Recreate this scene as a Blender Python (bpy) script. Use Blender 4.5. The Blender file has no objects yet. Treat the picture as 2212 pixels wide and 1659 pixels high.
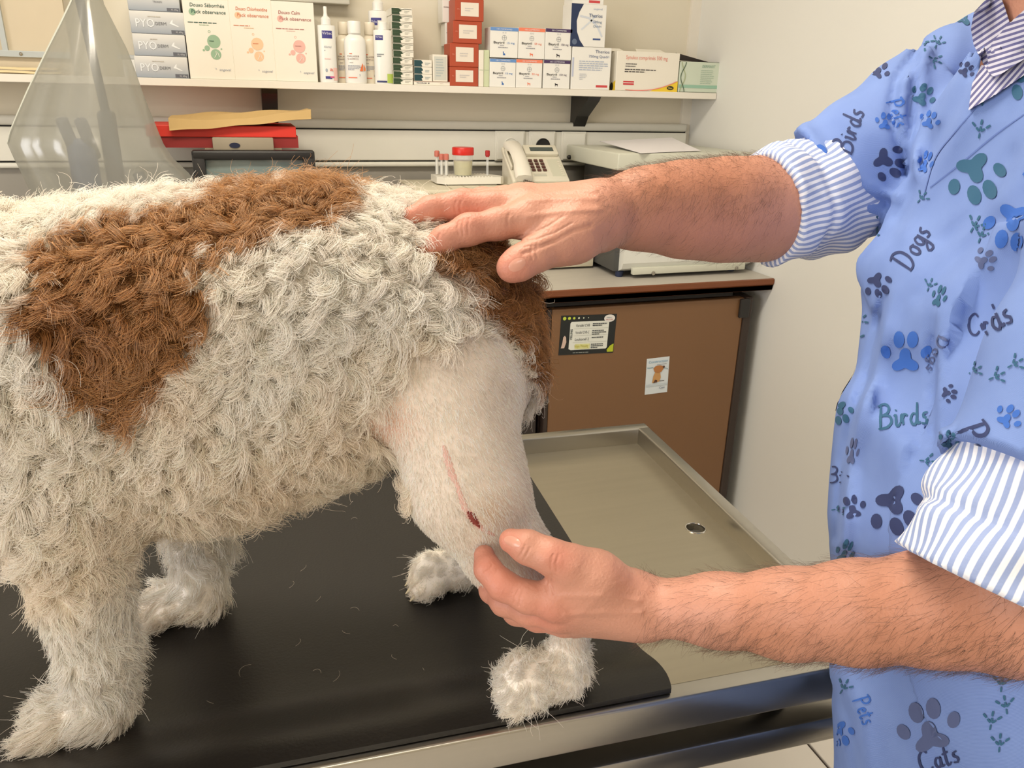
import bpy, bmesh, math, random
import numpy as np
from mathutils import Vector, Matrix
from mathutils.bvhtree import BVHTree
from mathutils.kdtree import KDTree
random.seed(7); rng = np.random.default_rng(7)
S = bpy.context.scene
COL = S.collection

# ------------------------------------------------------------------ camera
CAM = np.array([0.0, 0.0, 1.40])
FPX = 1661.1; YAW, PITCH, ROLL = 0.32118, 0.35762, 0.023777
_F = np.array([math.sin(YAW)*math.cos(PITCH), math.cos(YAW)*math.cos(PITCH), -math.sin(PITCH)])
_R0 = np.array([math.cos(YAW), -math.sin(YAW), 0.0]); _U0 = np.cross(_R0, _F)
_R = math.cos(ROLL)*_R0 + math.sin(ROLL)*_U0; _U = np.cross(_R, _F)
cd = bpy.data.cameras.new('camera'); cam = bpy.data.objects.new('camera', cd); COL.objects.link(cam)
cd.sensor_width = 36.0; cd.lens = 36.0*FPX/2212.0; cd.clip_start = 0.02; cd.clip_end = 50
M = Matrix(((_R[0], _U[0], -_F[0], CAM[0]), (_R[1], _U[1], -_F[1], CAM[1]), (_R[2], _U[2], -_F[2], CAM[2]), (0, 0, 0, 1)))
cam.matrix_world = M
S.camera = cam

def ray(x, y): return _F + _R*((x-1106.0)/FPX) - _U*((y-829.5)/FPX)
def at_d(x, y, d): return CAM + ray(x, y)*d
def at_y(x, y, Y): r = ray(x, y); return CAM + r*((Y-CAM[1])/r[1])
def at_x(x, y, X): r = ray(x, y); return CAM + r*((X-CAM[0])/r[0])
def at_z(x, y, Z): r = ray(x, y); return CAM + r*((Z-CAM[2])/r[2])
def to_px(P):
    P = np.asarray(P)-CAM; z = P@_F
    return np.stack([1106+FPX*(P@_R)/z, 829.5-FPX*(P@_U)/z, z], -1)

# ------------------------------------------------------------------ world, view
XR, YB, XL, YF, ZC = 1.45, 2.49, -2.6, -2.2, 2.55      # right wall, back wall, left wall, wall behind camera, ceiling
w = bpy.data.worlds.new('world'); S.world = w; w.use_nodes = True
bg = w.node_tree.nodes['Background']; bg.inputs[0].default_value = (0.72, 0.86, 1.0, 1); bg.inputs[1].default_value = 1.0
S.view_settings.view_transform = 'Standard'; S.view_settings.look = 'None'; S.view_settings.gamma = 1
S.view_settings.use_curve_mapping = False
S.view_settings.exposure = -0.12

def area(name, loc, rot, sx, sy, power, color):
    l = bpy.data.lights.new(name, 'AREA'); l.shape = 'RECTANGLE'; l.size = sx; l.size_y = sy; l.energy = power; l.color = color
    o = bpy.data.objects.new(name, l); COL.objects.link(o); o.location = loc; o.rotation_euler = rot
    return o
# daylight through the window in the left wall
area('window_daylight', (XL+.06, -0.25, 1.55), (0, math.radians(-90), 0), 1.2, 1.9, 46, (1.0, 0.965, 0.96))

# ------------------------------------------------------------------ materials
def srgb(r, g, b):
    f = lambda c: (c/255/12.92) if c/255 <= 0.04045 else ((c/255+0.055)/1.055)**2.4
    return (f(r), f(g), f(b))
MATS = {}
def mat(name, col, rough=0.5, metal=0.0, noise=0.0, nscale=20.0, bump=0.0, bscale=80.0, spec=0.5, trans=0.0, alpha=1.0, emit=0.0, stretch=None, coat=0.0, sss=0.0):
    if name in MATS: return MATS[name]
    m = bpy.data.materials.new(name); m.use_nodes = True; nt = m.node_tree; b = nt.nodes['Principled BSDF']
    c = (*col, 1)
    b.inputs['Base Color'].default_value = c; b.inputs['Roughness'].default_value = rough; b.inputs['Metallic'].default_value = metal
    b.inputs['Specular IOR Level'].default_value = spec; b.inputs['Transmission Weight'].default_value = trans
    b.inputs['Alpha'].default_value = alpha; b.inputs['Coat Weight'].default_value = coat
    if sss: b.inputs['Subsurface Weight'].default_value = sss; b.inputs['Subsurface Radius'].default_value = (0.012, 0.004, 0.002); b.inputs['Subsurface Scale'].default_value = 1.0
    if emit: b.inputs['Emission Color'].default_value = c; b.inputs['Emission Strength'].default_value = emit
    tc = None
    def coords():
        t = nt.nodes.new('ShaderNodeTexCoord'); mp = nt.nodes.new('ShaderNodeMapping')
        if stretch: mp.inputs['Scale'].default_value = stretch
        nt.links.new(t.outputs['Object'], mp.inputs['Vector']); return mp.outputs['Vector']
    if noise or bump: tc = coords()
    if noise:
        n = nt.nodes.new('ShaderNodeTexNoise'); n.inputs['Scale'].default_value = nscale; n.inputs['Detail'].default_value = 6
        mx = nt.nodes.new('ShaderNodeMix'); mx.data_type = 'RGBA'
        mx.inputs['A'].default_value = (*[max(0, v*(1-noise)) for v in col], 1); mx.inputs['B'].default_value = (*[min(1, v*(1+noise)) for v in col], 1)
        nt.links.new(tc, n.inputs['Vector']); nt.links.new(n.outputs['Fac'], mx.inputs['Factor']); nt.links.new(mx.outputs['Result'], b.inputs['Base Color'])
    if bump:
        n2 = nt.nodes.new('ShaderNodeTexNoise'); n2.inputs['Scale'].default_value = bscale; n2.inputs['Detail'].default_value = 5
        bp = nt.nodes.new('ShaderNodeBump'); bp.inputs['Strength'].default_value = bump; bp.inputs['Distance'].default_value = 0.002
        nt.links.new(tc, n2.inputs['Vector']); nt.links.new(n2.outputs['Fac'], bp.inputs['Height']); nt.links.new(bp.outputs['Normal'], b.inputs['Normal'])
    MATS[name] = m
    return m
def pm(r, g, b, rough=0.55):                    # a plain printed or painted colour
    return mat('print_%d_%d_%d' % (r, g, b), srgb(r, g, b), rough)

# ------------------------------------------------------------------ objects
# every mesh is written in world coordinates; parents are empties or meshes at known places
def meshobj(name, verts, faces, material, parent=None, smooth=False, mats=None, midx=None):
    me = bpy.data.meshes.new(name); me.from_pydata([tuple(v) for v in verts], [], [tuple(f) for f in faces]); me.validate(); me.update()
    return link(name, me, material, parent, smooth, mats, midx)
def link(name, me, material=None, parent=None, smooth=False, mats=None, midx=None):
    for m_ in (mats or ([material] if material else [])): me.materials.append(m_)
    if midx is not None: me.polygons.foreach_set('material_index', np.asarray(midx, dtype=np.int32))
    if smooth: me.polygons.foreach_set('use_smooth', np.ones(len(me.polygons), dtype=bool))
    o = bpy.data.objects.new(name, me); COL.objects.link(o)
    if parent is not None: setparent(o, parent)
    return o
def setparent(o, parent):
    o.parent = parent
    o.matrix_parent_inverse = WORLD(parent).inverted()
def WORLD(o):
    b = o.matrix_basis
    if o.parent is None: return b.copy()
    return WORLD(o.parent) @ o.matrix_parent_inverse @ b
def empty(name, loc=(0, 0, 0), rz=0.0):
    o = bpy.data.objects.new(name, None); COL.objects.link(o); o.location = Vector([float(v) for v in loc]); o.rotation_euler = (0, 0, rz); o.empty_display_size = 0.05
    return o
def tag(o, label, cat, group=None):
    o['label'] = label; o['category'] = cat
    if group: o['group'] = group
    return o
def struct(o, label=None):
    o['kind'] = 'structure'
    if label: o['label'] = label
    return o
class B:                                         # collects shapes into one mesh
    def __init__(s): s.bm = bmesh.new()
    def box(s, c, size, rz=0.0, bev=0.0, seg=2, M=None):
        r = bmesh.ops.create_cube(s.bm, size=1.0); vs = r['verts']
        bmesh.ops.scale(s.bm, vec=size, verts=vs)
        if bev:
            es = list({e for v in vs for e in v.link_edges})
            rr = bmesh.ops.bevel(s.bm, geom=es, offset=bev, segments=seg, affect='EDGES', profile=0.5)
            vs = list({v for f in rr['faces'] for v in f.verts} | {v for v in vs if v.is_valid})
        T = Matrix.Translation(Vector([float(x) for x in c])) @ Matrix.Rotation(rz, 4, 'Z')
        if M is not None: T = M @ T
        bmesh.ops.transform(s.bm, matrix=T, verts=vs)
        return s
    def box2(s, x0, x1, y0, y1, z0, z1, **k): return s.box(((x0+x1)/2, (y0+y1)/2, (z0+z1)/2), (x1-x0, y1-y0, z1-z0), **k)
    def poly(s, pts, ext):                       # prism: polygon pts (3d) pushed along ext
        n = len(pts); a = [s.bm.verts.new(tuple(p)) for p in pts]; b = [s.bm.verts.new(tuple(np.array(p)+np.array(ext))) for p in pts]
        s.bm.faces.new(a); s.bm.faces.new(b[::-1])
        for i in range(n): s.bm.faces.new((a[i], b[i], b[(i+1) % n], a[(i+1) % n]))
        return s
    def lathe(s, c, prof, n=24, M=None, sx=1.0, sy=1.0):          # prof: list of (r, z)
        rings = []
        for r, z in prof:
            if r < 1e-6: rings.append([s.bm.verts.new((c[0], c[1], c[2]+z))])
            else: rings.append([s.bm.verts.new((c[0]+sx*r*math.cos(2*math.pi*i/n), c[1]+sy*r*math.sin(2*math.pi*i/n), c[2]+z)) for i in range(n)])
        for a, b in zip(rings[:-1], rings[1:]):
            for i in range(n):
                j = (i+1) % n
                if len(a) == 1 and len(b) == 1: continue
                if len(a) == 1: s.bm.faces.new((a[0], b[i], b[j]))
                elif len(b) == 1: s.bm.faces.new((a[i], a[j], b[0]))
                else: s.bm.faces.new((a[i], a[j], b[j], b[i]))
        if M is not None: bmesh.ops.transform(s.bm, matrix=M, verts=[v for r in rings for v in r])
        return s
    def tube(s, pts, r, n=8):
        pts = [Vector([float(x) for x in p]) for p in pts]; rings = []
        rs = r if isinstance(r, (list, tuple)) else [r]*len(pts)
        up = Vector((0.13, 0.21, 1)).normalized()
        for i, p in enumerate(pts):
            d = (pts[min(i+1, len(pts)-1)]-pts[max(i-1, 0)]).normalized()
            a = d.cross(up)
            if a.length < 1e-3: a = d.cross(Vector((1, 0, 0)))
            a.normalize(); b = d.cross(a)
            rings.append([s.bm.verts.new(p+(a*math.cos(2*math.pi*k/n)+b*math.sin(2*math.pi*k/n))*rs[i]) for k in range(n)])
        for a, b in zip(rings[:-1], rings[1:]):
            for k in range(n): s.bm.faces.new((a[k], a[(k+1) % n], b[(k+1) % n], b[k]))
        s.bm.faces.new(rings[0][::-1]); s.bm.faces.new(rings[-1])
        return s
    def done(s, name, material, parent=None, smooth=False):
        bmesh.ops.recalc_face_normals(s.bm, faces=s.bm.faces)
        me = bpy.data.meshes.new(name); s.bm.to_mesh(me); s.bm.free()
        o = link(name, me, material, parent)
        if smooth:
            me.polygons.foreach_set('use_smooth', np.ones(len(me.polygons), dtype=bool))
            if smooth != 'all': me.set_sharp_from_angle(angle=math.radians(35))
        return o

# ------------------------------------------------------------------ flat print: text and shapes laid on a surface
_TXT = {}
def glyphs(s, bold=0.0, shear=0.0):
    k = (s, bold, shear)
    if k in _TXT: return _TXT[k]
    cu = bpy.data.curves.new('t', 'FONT'); cu.body = s; cu.size = 1.0; cu.resolution_u = 2; cu.offset = bold; cu.shear = shear; cu.fill_mode = 'FRONT'
    ob = bpy.data.objects.new('t', cu); tmp.objects.link(ob)
    dg = bpy.context.evaluated_depsgraph_get(); me = ob.evaluated_get(dg).to_mesh()
    v = np.array([(p.co.x, p.co.y) for p in me.vertices]) if len(me.vertices) else np.zeros((0, 2)); f = [tuple(p.vertices) for p in me.polygons]
    ob.evaluated_get(dg).to_mesh_clear(); bpy.data.objects.remove(ob); bpy.data.curves.remove(cu)
    if len(v): v[:, 0] -= v[:, 0].min()
    _TXT[k] = (v, f); return _TXT[k]
tmp = bpy.data.collections.new('tmp'); COL.children.link(tmp)

class Print:                                     # collects flat print on a surface frame: origin O, axes ex, ey, normal en
    def __init__(s, O, ex, ey, en=None):
        s.O = np.array(O, float); s.ex = np.array(ex, float); s.ey = np.array(ey, float)
        s.en = np.cross(s.ex, s.ey); s.en = s.en/np.linalg.norm(s.en)
        s.v = []; s.f = []; s.mi = []; s.mats = []; s.lift = 0.0006; s.map = None
    def _m(s, m):
        if m not in s.mats: s.mats.append(m)
        return s.mats.index(m)
    def add(s, pts, faces, m, lay=0):
        k = len(s.v); i = s._m(m)
        for p in pts:
            if s.map: s.v.append(s.map(p[0], p[1], s.lift*(1+lay)))
            else: s.v.append(s.O+s.ex*p[0]+s.ey*p[1]+s.en*s.lift*(1+lay))
        for f in faces: s.f.append(tuple(k+j for j in f)); s.mi.append(i)
    def rect(s, u0, v0, u1, v1, m, lay=0, n=1):
        us = np.linspace(u0, u1, n+1); pts = [(u, v0) for u in us]+[(u, v1) for u in us]
        s.add(pts, [(i, i+1, n+2+i, n+1+i) for i in range(n)], m, lay)
    def poly(s, pts, m, lay=0): s.add(pts, [tuple(range(len(pts)))], m, lay)
    def disc(s, u, v, r, m, lay=0, n=20, ry=None):
        ry = ry or r; s.poly([(u+r*math.cos(2*math.pi*i/n), v+ry*math.sin(2*math.pi*i/n)) for i in range(n)], m, lay)
    def ring(s, u, v, r, t, m, lay=0, n=20):
        c = [(math.cos(2*math.pi*i/n), math.sin(2*math.pi*i/n)) for i in range(n)]
        s.add([(u+r*a, v+r*b) for a, b in c]+[(u+(r-t)*a, v+(r-t)*b) for a, b in c], [(i, (i+1) % n, n+(i+1) % n, n+i) for i in range(n)], m, lay)
    def line(s, pts, t, m, lay=0):
        pts = [np.array(p, float) for p in pts]
        L = []; R = []
        for i, p in enumerate(pts):
            d = pts[min(i+1, len(pts)-1)]-pts[max(i-1, 0)]; d = d/(np.linalg.norm(d)+1e-12); nrm = np.array([-d[1], d[0]])*t/2
            L.append(p+nrm); R.append(p-nrm)
        n = len(pts); s.add(L+R, [(i, n+i, n+i+1, i+1) for i in range(n-1)], m, lay)
    def text(s, txt, u, v, h, m, lay=1, w=None, bold=0.0, shear=0.0, align='l', rot=0.0):
        g, f = glyphs(txt, bold, shear)
        if not len(g): return
        sc = h/0.7; sx = (w/g[:, 0].max()) if w else sc
        g2 = g*np.array([sx, sc]); W = g2[:, 0].max()
        g2 = g2-np.array([{'l': 0, 'c': W/2, 'r': W}[align], 0])
        if rot: c, sn = math.cos(rot), math.sin(rot); g2 = np.stack([g2[:, 0]*c-g2[:, 1]*sn, g2[:, 0]*sn+g2[:, 1]*c], 1)
        s.add(g2+np.array([u, v]), f, m, lay)
    def bars(s, u, v, w, h, n, m, fill=0.45, seed=0, lay=1):      # lines of print too small to read
        r = random.Random(seed)
        for i in range(n):
            y = v-i*h; x = u; end = u+w*(r.uniform(.75, 1) if i < n-1 else r.uniform(.4, .8))
            while x < end:
                l = min(r.uniform(.06, .16)*w, end-x); s.rect(x, y, x+l, y+h*fill, m, lay); x += l+.02*w
    def done(s, name, parent):
        if not s.v: return None
        return meshobj(name, s.v, s.f, None, parent, mats=s.mats, midx=s.mi)
# ================================================================== THE ROOM
M_WALL = mat('wall_paint', srgb(226, 218, 199), 0.75, noise=0.03, nscale=3, bump=0.08, bscale=120)
M_WALLR = mat('wall_paint_white', srgb(228, 227, 221), 0.7, noise=0.02, nscale=3, bump=0.06, bscale=120)
M_CEIL = mat('ceiling_paint', srgb(235, 233, 226), 0.9, noise=0.02)
M_TILE = mat('floor_tile', srgb(222, 216, 208), 0.35, noise=0.03, nscale=8)
M_GROUT = mat('grout', srgb(70, 62, 55), 0.9, noise=0.1)
M_STEEL = mat('brushed_steel', srgb(176, 168, 150), 0.42, 0.95, noise=0.07, nscale=5, bump=0.05, bscale=30, stretch=(1, 14, 1))
M_STEELB = mat('steel_bar', srgb(180, 176, 168), 0.28, 1.0, noise=0.05, nscale=6, bump=0.04, bscale=40, stretch=(1, 20, 20))
M_LAM = mat('white_laminate', srgb(232, 226, 214), 0.4, noise=0.02)
M_PVC = mat('trunking_pvc', srgb(224, 222, 212), 0.4, noise=0.02)
M_DARK = mat('dark_gap', srgb(30, 27, 25), 0.8, noise=0.1)
M_BLACKP = mat('black_plastic', srgb(34, 32, 31), 0.4, noise=0.1)
M_BEIGE = mat('beige_plastic', srgb(216, 208, 184), 0.45, noise=0.02)

# shell
struct(B().box2(XL-.1, XR+.1, YB, YB+.1, -.05, ZC+.1).done('wall_back', M_WALL), 'warm cream painted wall behind the shelf')
struct(B().box2(XR, XR+.1, YF-.1, YB, -.05, ZC+.1).done('wall_right', M_WALLR), 'plain white painted wall beside the counter')
fw = B()                                          # left wall with a window opening
wx0, wx1, wz0, wz1 = -1.3, 0.8, 0.9, 2.2
fw.box2(XL-.1, XL, YF-.1, wx0, -.05, ZC+.1).box2(XL-.1, XL, wx1, YB, -.05, ZC+.1).box2(XL-.1, XL, wx0, wx1, -.05, wz0).box2(XL-.1, XL, wx0, wx1, wz1, ZC+.1)
struct(fw.done('wall_left', M_WALL), 'cream painted wall with the window')
struct(B().box2(XL, XR, YF-.1, YF, -.05, ZC+.1).done('wall_front', M_WALL), 'cream painted wall behind the camera')
wf = struct(B().box2(XL-.07, XL-.02, wx0, wx1, wz0, wz0+.06).box2(XL-.07, XL-.02, wx0, wx1, wz1-.06, wz1).box2(XL-.07, XL-.02, wx0, wx0+.06, wz0, wz1).box2(XL-.07, XL-.02, wx1-.06, wx1, wz0, wz1).box2(XL-.07, XL-.02, -.28, -.22, wz0, wz1).done('window_1', M_LAM), 'white framed two-pane window')
M_GLASS = mat('clear_glass', (1, 1, 1), 0.02, trans=1.0)
for a, b in ((wx0+.06, -.28), (-.22, wx1-.06)): B().box2(XL-.048, XL-.044, a, b, wz0+.06, wz1-.06).done('pane', M_GLASS, wf)
struct(B().box2(XL, XR, YF, YB, ZC, ZC+.1).done('ceiling', M_CEIL), 'white ceiling')
fl = struct(B().box2(XL-.1, XR+.1, YF-.1, YB+.1, -.06, -.006).done('floor', M_GROUT), 'pale tiled floor with dark joints')
TW = 0.45; x0t = 0.666-TW*8; tme = None
for i in range(14):
    for j in range(12):
        xa, ya = x0t+i*TW, -2.3+j*TW
        cx, cy = xa+TW/2, ya+TW/2
        if cx+TW/2 < XL or cx-TW/2 > XR or cy-TW/2 < YF-.05 or cy-TW/2 > YB: continue
        if tme is None:
            o = B().box((0, 0, -.004), (TW-.008, TW-.008, .008), bev=.0015, seg=1).done('tile', M_TILE); tme = o.data
        else:
            o = bpy.data.objects.new('tile', tme); COL.objects.link(o)
        o.location = (cx, cy, 0); setparent(o, fl)
# corner strip
struct(B().box2(XR-.035, XR, YB-.012, YB, .0, ZC).done('trim_1', M_LAM), 'white vertical corner strip')

# ceiling lights (they light the room)
def ceiling_lamp(x, y, sx, sy, power, label):
    t = tag(empty('ceiling_light', (x, y, ZC)), label, 'ceiling light')
    B().box((x, y, ZC-.02), (sx+.06, sy+.06, .04), bev=.006).done('housing', M_LAM, t)
    B().box((x, y, ZC-.044), (sx, sy, .008)).done('diffuser', mat('lamp_diffuser', (1, .93, .8), .4, emit=2.0), t)
    l = area('ceiling_light_glow', (x, y, ZC-.055), (0, 0, 0), sx, sy, power, (1.0, 0.90, 0.74)); setparent(l, t)
ceiling_lamp(-0.1, 1.1, 1.2, 0.35, 32, 'wide white ceiling light above the examination table')
ceiling_lamp(-0.1, -1.1, 1.2, 0.35, 16, 'wide white ceiling light behind the camera')

# ------------------------------------------------------------------ shelf, brackets
SY, SZ = 2.326, 1.425                              # shelf front, shelf top
sh = tag(empty('wall_shelf', (0.0, YB, SZ)), 'long white laminate wall shelf holding medicine boxes and bottles', 'shelf')
B().box2(-1.3, XR-.002, SY, YB-.001, SZ-.019, SZ, bev=.001, seg=1).done('board', M_LAM, sh)
for px in (582, 1251):
    x = at_y(px, 225, YB-.02)[0]
    prof = [(YB-.001, SZ-.02), (SY+.02, SZ-.02), (SY+.03, SZ-.032), (YB-.055, SZ-.08), (YB-.03, SZ-.112), (YB-.001, SZ-.118)]
    B().poly([(x-.021, y, z) for y, z in prof], (.042, 0, 0)).done('bracket', M_BLACKP, sh)

# ------------------------------------------------------------------ trunking with sockets
tr = tag(empty('cable_trunking', (0.3, YB, 1.25)), 'white cable trunking along the wall above the counter', 'trunking')
tx1 = XR-.018
B().box2(-1.5, tx1, YB-.030, YB-.001, 1.299, 1.325, bev=.008, seg=3).done('upper_rail', M_PVC, tr, True)
B().box2(-1.5, tx1, YB-.032, YB-.001, 1.188, 1.203, bev=.006, seg=3).done('lower_rail', M_PVC, tr, True)
B().box2(-1.5, tx1-.002, YB-.020, YB-.001, 1.20, 1.30).done('channel', M_DARK, tr)
B().box2(-1.5, tx1-.004, YB-.034, YB-.020, 1.2075, 1.2955, bev=.002, seg=1).done('cover', M_PVC, tr)
def module(px0, px1, kind, label, cat):
    x0, x1 = at_y(px0, 315, YB-.04)[0], at_y(px1, 315, YB-.04)[0]; xc = (x0+x1)/2
    t = tag(empty('wall_socket', (xc, YB-.034, 1.2515)), label, cat)
    B().box2(x0-.006, x1+.006, YB-.042, YB-.034, 1.206, 1.297, bev=.002, seg=1).done('surround', M_PVC, t)
    B().box2(x0, x1, YB-.047, YB-.040, 1.211, 1.292, bev=.002, seg=2).done('plate', M_PVC, t)
    if kind == 'blank': return
    zc = 1.252; Mx = Matrix.Translation((xc, YB-.0472, zc)) @ Matrix.Rotation(math.radians(90), 4, 'X')
    well = M_PVC if kind == 'white' else mat('black_socket', srgb(28, 26, 28), 0.35)
    B().lathe((0, 0, 0), [(.0245, 0), (.0245, .002), (.0232, .0026), (.0222, .0009), (.021, .0006), (0, .0006)], 28, Mx).done('well', well, t, True)
    if kind == 'white':
        for dx in (-.0095, .0095):
            B().lathe((0, 0, 0), [(.0028, .0), (.0028, .0006), (0, .0006)], 10, Matrix.Translation((xc+dx, YB-.048, zc-.001)) @ Matrix.Rotation(math.radians(90), 4, 'X')).done('pin_hole', M_DARK, t)
        B().lathe((0, 0, 0), [(.003, 0), (.003, .004), (0, .005)], 10, Matrix.Translation((xc, YB-.0474, zc+.0115)) @ Matrix.Rotation(math.radians(90), 4, 'X')).done('earth_pin', mat('brass', srgb(170, 160, 140), .3, 1), t)
module(1073, 1130, 'white', 'white round wall socket with two pin holes', 'socket')
module(1146, 1196, 'black', 'wall socket with a black round insert', 'socket')
module(1216, 1262, 'blank', 'blank white cover plate on the trunking', 'cover plate')

# ------------------------------------------------------------------ counter, cupboard below
CT, CY = 0.91, 1.90
M_CTOP = mat('counter_laminate', srgb(186, 180, 170), 0.45, noise=0.10, nscale=14, stretch=(1, 5, 1))
M_NOSE = mat('wood_nosing', srgb(120, 66, 34), 0.35, noise=0.18, nscale=10, stretch=(1, 30, 30))
co = tag(empty('counter', (0.0, YB, CT)), 'grey laminate counter with a brown wooden front edge', 'counter')
B().box2(-1.6, XR-.002, CY+.006, YB-.001, CT-.035, CT).done('worktop', M_CTOP, co)
pr = [(CY+.006, CT), (CY, CT-.002), (CY, CT-.016), (CY+.03, CT-.040), (CY+.05, CT-.040), (CY+.05, CT-.0352), (CY+.006, CT-.0352)]
B().poly([(-1.6, y, z) for y, z in pr], (XR-.002+1.6, 0, 0)).done('nosing', M_NOSE, co)
B().box2(-1.6, XR-.12, CY+.03, YB-.02, CT-.052, CT-.041).done('support_rail', M_DARK, co)
B().box2(-1.6, XR-.036, YB-.012, YB-.001, CT, 1.186).done('splashback', mat('grey_splashback', srgb(150, 146, 138), 0.5, noise=0.05), co)
M_BROWN = mat('brown_enamel', srgb(122, 88, 58), 0.42, noise=0.05, nscale=5, bump=0.05, bscale=200)
M_BROWND = mat('dark_brown_edge', srgb(52, 40, 34), 0.45, noise=0.1)
DY = 1.925
cb = tag(empty('undercounter_fridge', (1.06, DY+.28, 0)), 'brown under-counter cupboard with stickers on its door', 'cupboard')
B().box2(.735, 1.405, DY+.035, YB-.03, .04, .85).done('body', M_BROWND, cb)
B().box2(.80, 1.34, DY+.06, YB-.08, 0, .041).done('plinth', M_DARK, cb)
dr = B().box2(.752, 1.372, DY, DY+.03, .06, .85, bev=.004).done('door', M_BROWN, cb)
B().box2(1.372, 1.400, DY-.004, DY+.034, .045, .852, bev=.005).done('edge_profile', M_BROWND, cb)
B().box2(.738, .752, DY-.002, DY+.034, .045, .852, bev=.004).done('edge_profile', M_BROWND, cb)
B().box2(1.352, 1.386, DY-.012, DY-.001, .79, .849, bev=.004).done('hinge_cover', M_BLACKP, cb)
# the dark cupboard left of it
M_DKCAB = mat('dark_cupboard', srgb(44, 36, 32), 0.5, noise=0.08)
c2 = tag(empty('undercounter_cupboard', (.2, DY+.28, 0)), 'dark brown cupboard under the counter behind the dog', 'cupboard')
B().box2(-.60, .725, DY+.03, YB-.03, 0, .85).done('body', M_DKCAB, c2)
for a, b in ((-.59, .06), (.07, .72)):
    d_ = B().box2(a, b, DY+.008, DY+.03, .08, .82, bev=.003).done('door', M_DKCAB, c2)
    B().box2(b-.06, b-.04, DY-.006, DY+.009, .6, .72, bev=.003).done('handle', M_STEELB, d_)

# stickers on the door
def sticker(name, pts, base, label):
    P = [at_y(x, y, DY-.0012) for x, y in pts]                 # tl, tr, br, bl
    tl, tr_, br, bl = P; ex = ((tr_-tl)+(br-bl))/2; ey = ((tl-bl)+(tr_-br))/2
    ex[1] = 0; ey[1] = 0; c = sum(P)/4; W, H = np.linalg.norm(ex), np.linalg.norm(ey)
    exn = ex/W; eyn = np.array([-exn[2], 0, exn[0]])
    O = c-exn*W/2-eyn*H/2
    o = B().poly([O, O+exn*W, O+exn*W+eyn*H, O+eyn*H], (0, .001, 0)).done(name, base); tag(o, label, 'sticker')
    return o, Print(O, exn, eyn), W, H
o, p, W, H = sticker('door_sticker', [(1212, 683), (1331, 677.5), (1326, 762), (1207, 767)], pm(26, 30, 30), 'black landscape sticker with a white list panel on the brown door')
p.poly([(.21*W, .12*H), (.85*W, .12*H), (.87*W, .15*H), (.87*W, .80*H), (.85*W, .84*H), (.19*W, .84*H), (.17*W, .80*H), (.17*W, .15*H)], pm(222, 224, 214), 0)
for i, r in enumerate((.030, .026, .022, .016, .012, .008)): p.disc((.06+.085*i)*W, .93*H, r*W, pm(190, 205, 70) if i < 3 else pm(225, 230, 200), 0)
p.disc(.87*W, .90*H, .10*W, pm(225, 222, 216), 1, ry=.095*H); p.text('VIRBAC', .81*W, .905*H, .030*H, pm(120, 130, 140), 2, w=.10*W); p.text('VACCINS', .80*W, .855*H, .030*H, pm(180, 60, 60), 2, w=.13*W)
p.poly([(.88*W, .03*H), (.99*W, .03*H), (.99*W, .24*H), (.93*W, .20*H), (.87*W, .09*H)], pm(178, 188, 40), 1)
for i, (t1, n, cc) in enumerate((('Versifel CVR', 2, (60, 66, 70)), ('Versifel CVR-C', 3, (100, 104, 108)), ('Leukocell 2', 1, (60, 66, 70)), ('Feligen Primodog', 3, (190, 180, 60)))):
    v = (.72-.175*i)*H
    if i == 3: p.rect(.28*W, .14*H, .55*W, .27*H, pm(214, 214, 150), 1)
    p.text(t1, .27*W, v-.01*H, .07*H, pm(*cc), 2, w=.25*W, shear=.1); p.bars(.57*W, v+.045*H, .27*W, .045*H, n, pm(50, 55, 60), .5, i, 2)
    if i: p.rect(.24*W, v+.115*H, .86*W, v+.12*H, pm(170, 172, 160), 1)
p.text('FELINS', .215*W, .40*H, .055*H, pm(60, 70, 70), 2, w=.26*H, rot=math.pi/2, bold=.02)
p.poly([(.03*W, .18*H), (.09*W, .18*H), (.12*W, .33*H), (.11*W, .45*H), (.085*W, .50*H), (.06*W, .46*H), (.05*W, .32*H)], pm(205, 180, 165), 1)
p.bars(.25*W, .04*H, .5*W, .03*H, 1, pm(150, 155, 150), .6, 9, 1)
p.done('print', o)
o, p, W, H = sticker('door_sticker', [(1397.5, 775.5), (1446.5, 770), (1441, 846.5), (1393, 853)], pm(214, 222, 226), 'small white portrait sticker with a puppy picture on the brown door')
p.text('Construction', .08*W, .87*H, .07*H, pm(120, 165, 195), 1, w=.84*W); p.rect(.45*W, .81*H, .88*W, .82*H, pm(130, 130, 130), 1)
p.poly([(.28*W, .31*H), (.60*W, .33*H), (.66*W, .45*H), (.62*W, .58*H), (.52*W, .64*H), (.40*W, .62*H), (.32*W, .50*H)], pm(196, 148, 92), 1)
p.poly([(.36*W, .62*H), (.30*W, .72*H), (.38*W, .77*H), (.44*W, .79*H), (.58*W, .79*H), (.70*W, .77*H), (.76*W, .70*H), (.66*W, .60*H), (.52*W, .58*H)], pm(178, 118, 66), 2)
p.poly([(.32*W, .31*H), (.5*W, .32*H), (.5*W, .38*H), (.4*W, .40*H)], pm(90, 56, 36), 2); p.rect(.6*W, .34*H, .82*W, .355*H, pm(70, 56, 48), 1); p.disc(.75*W, .74*H, .05*W, pm(90, 60, 40), 3)
p.line([(.03*W, .75*H), (.15*W, .74*H), (.28*W, .75*H)], .02*H, pm(110, 150, 165), 1); p.line([(.76*W, .71*H), (.9*W, .68*H), (.95*W, .66*H)], .02*H, pm(150, 170, 180), 1)
p.rect(.02*W, .22*H, .98*W, .27*H, pm(196, 206, 212), 1); p.text('Cani', .62*W, .13*H, .06*H, pm(50, 70, 110), 2)
p.done('print', o)

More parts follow.
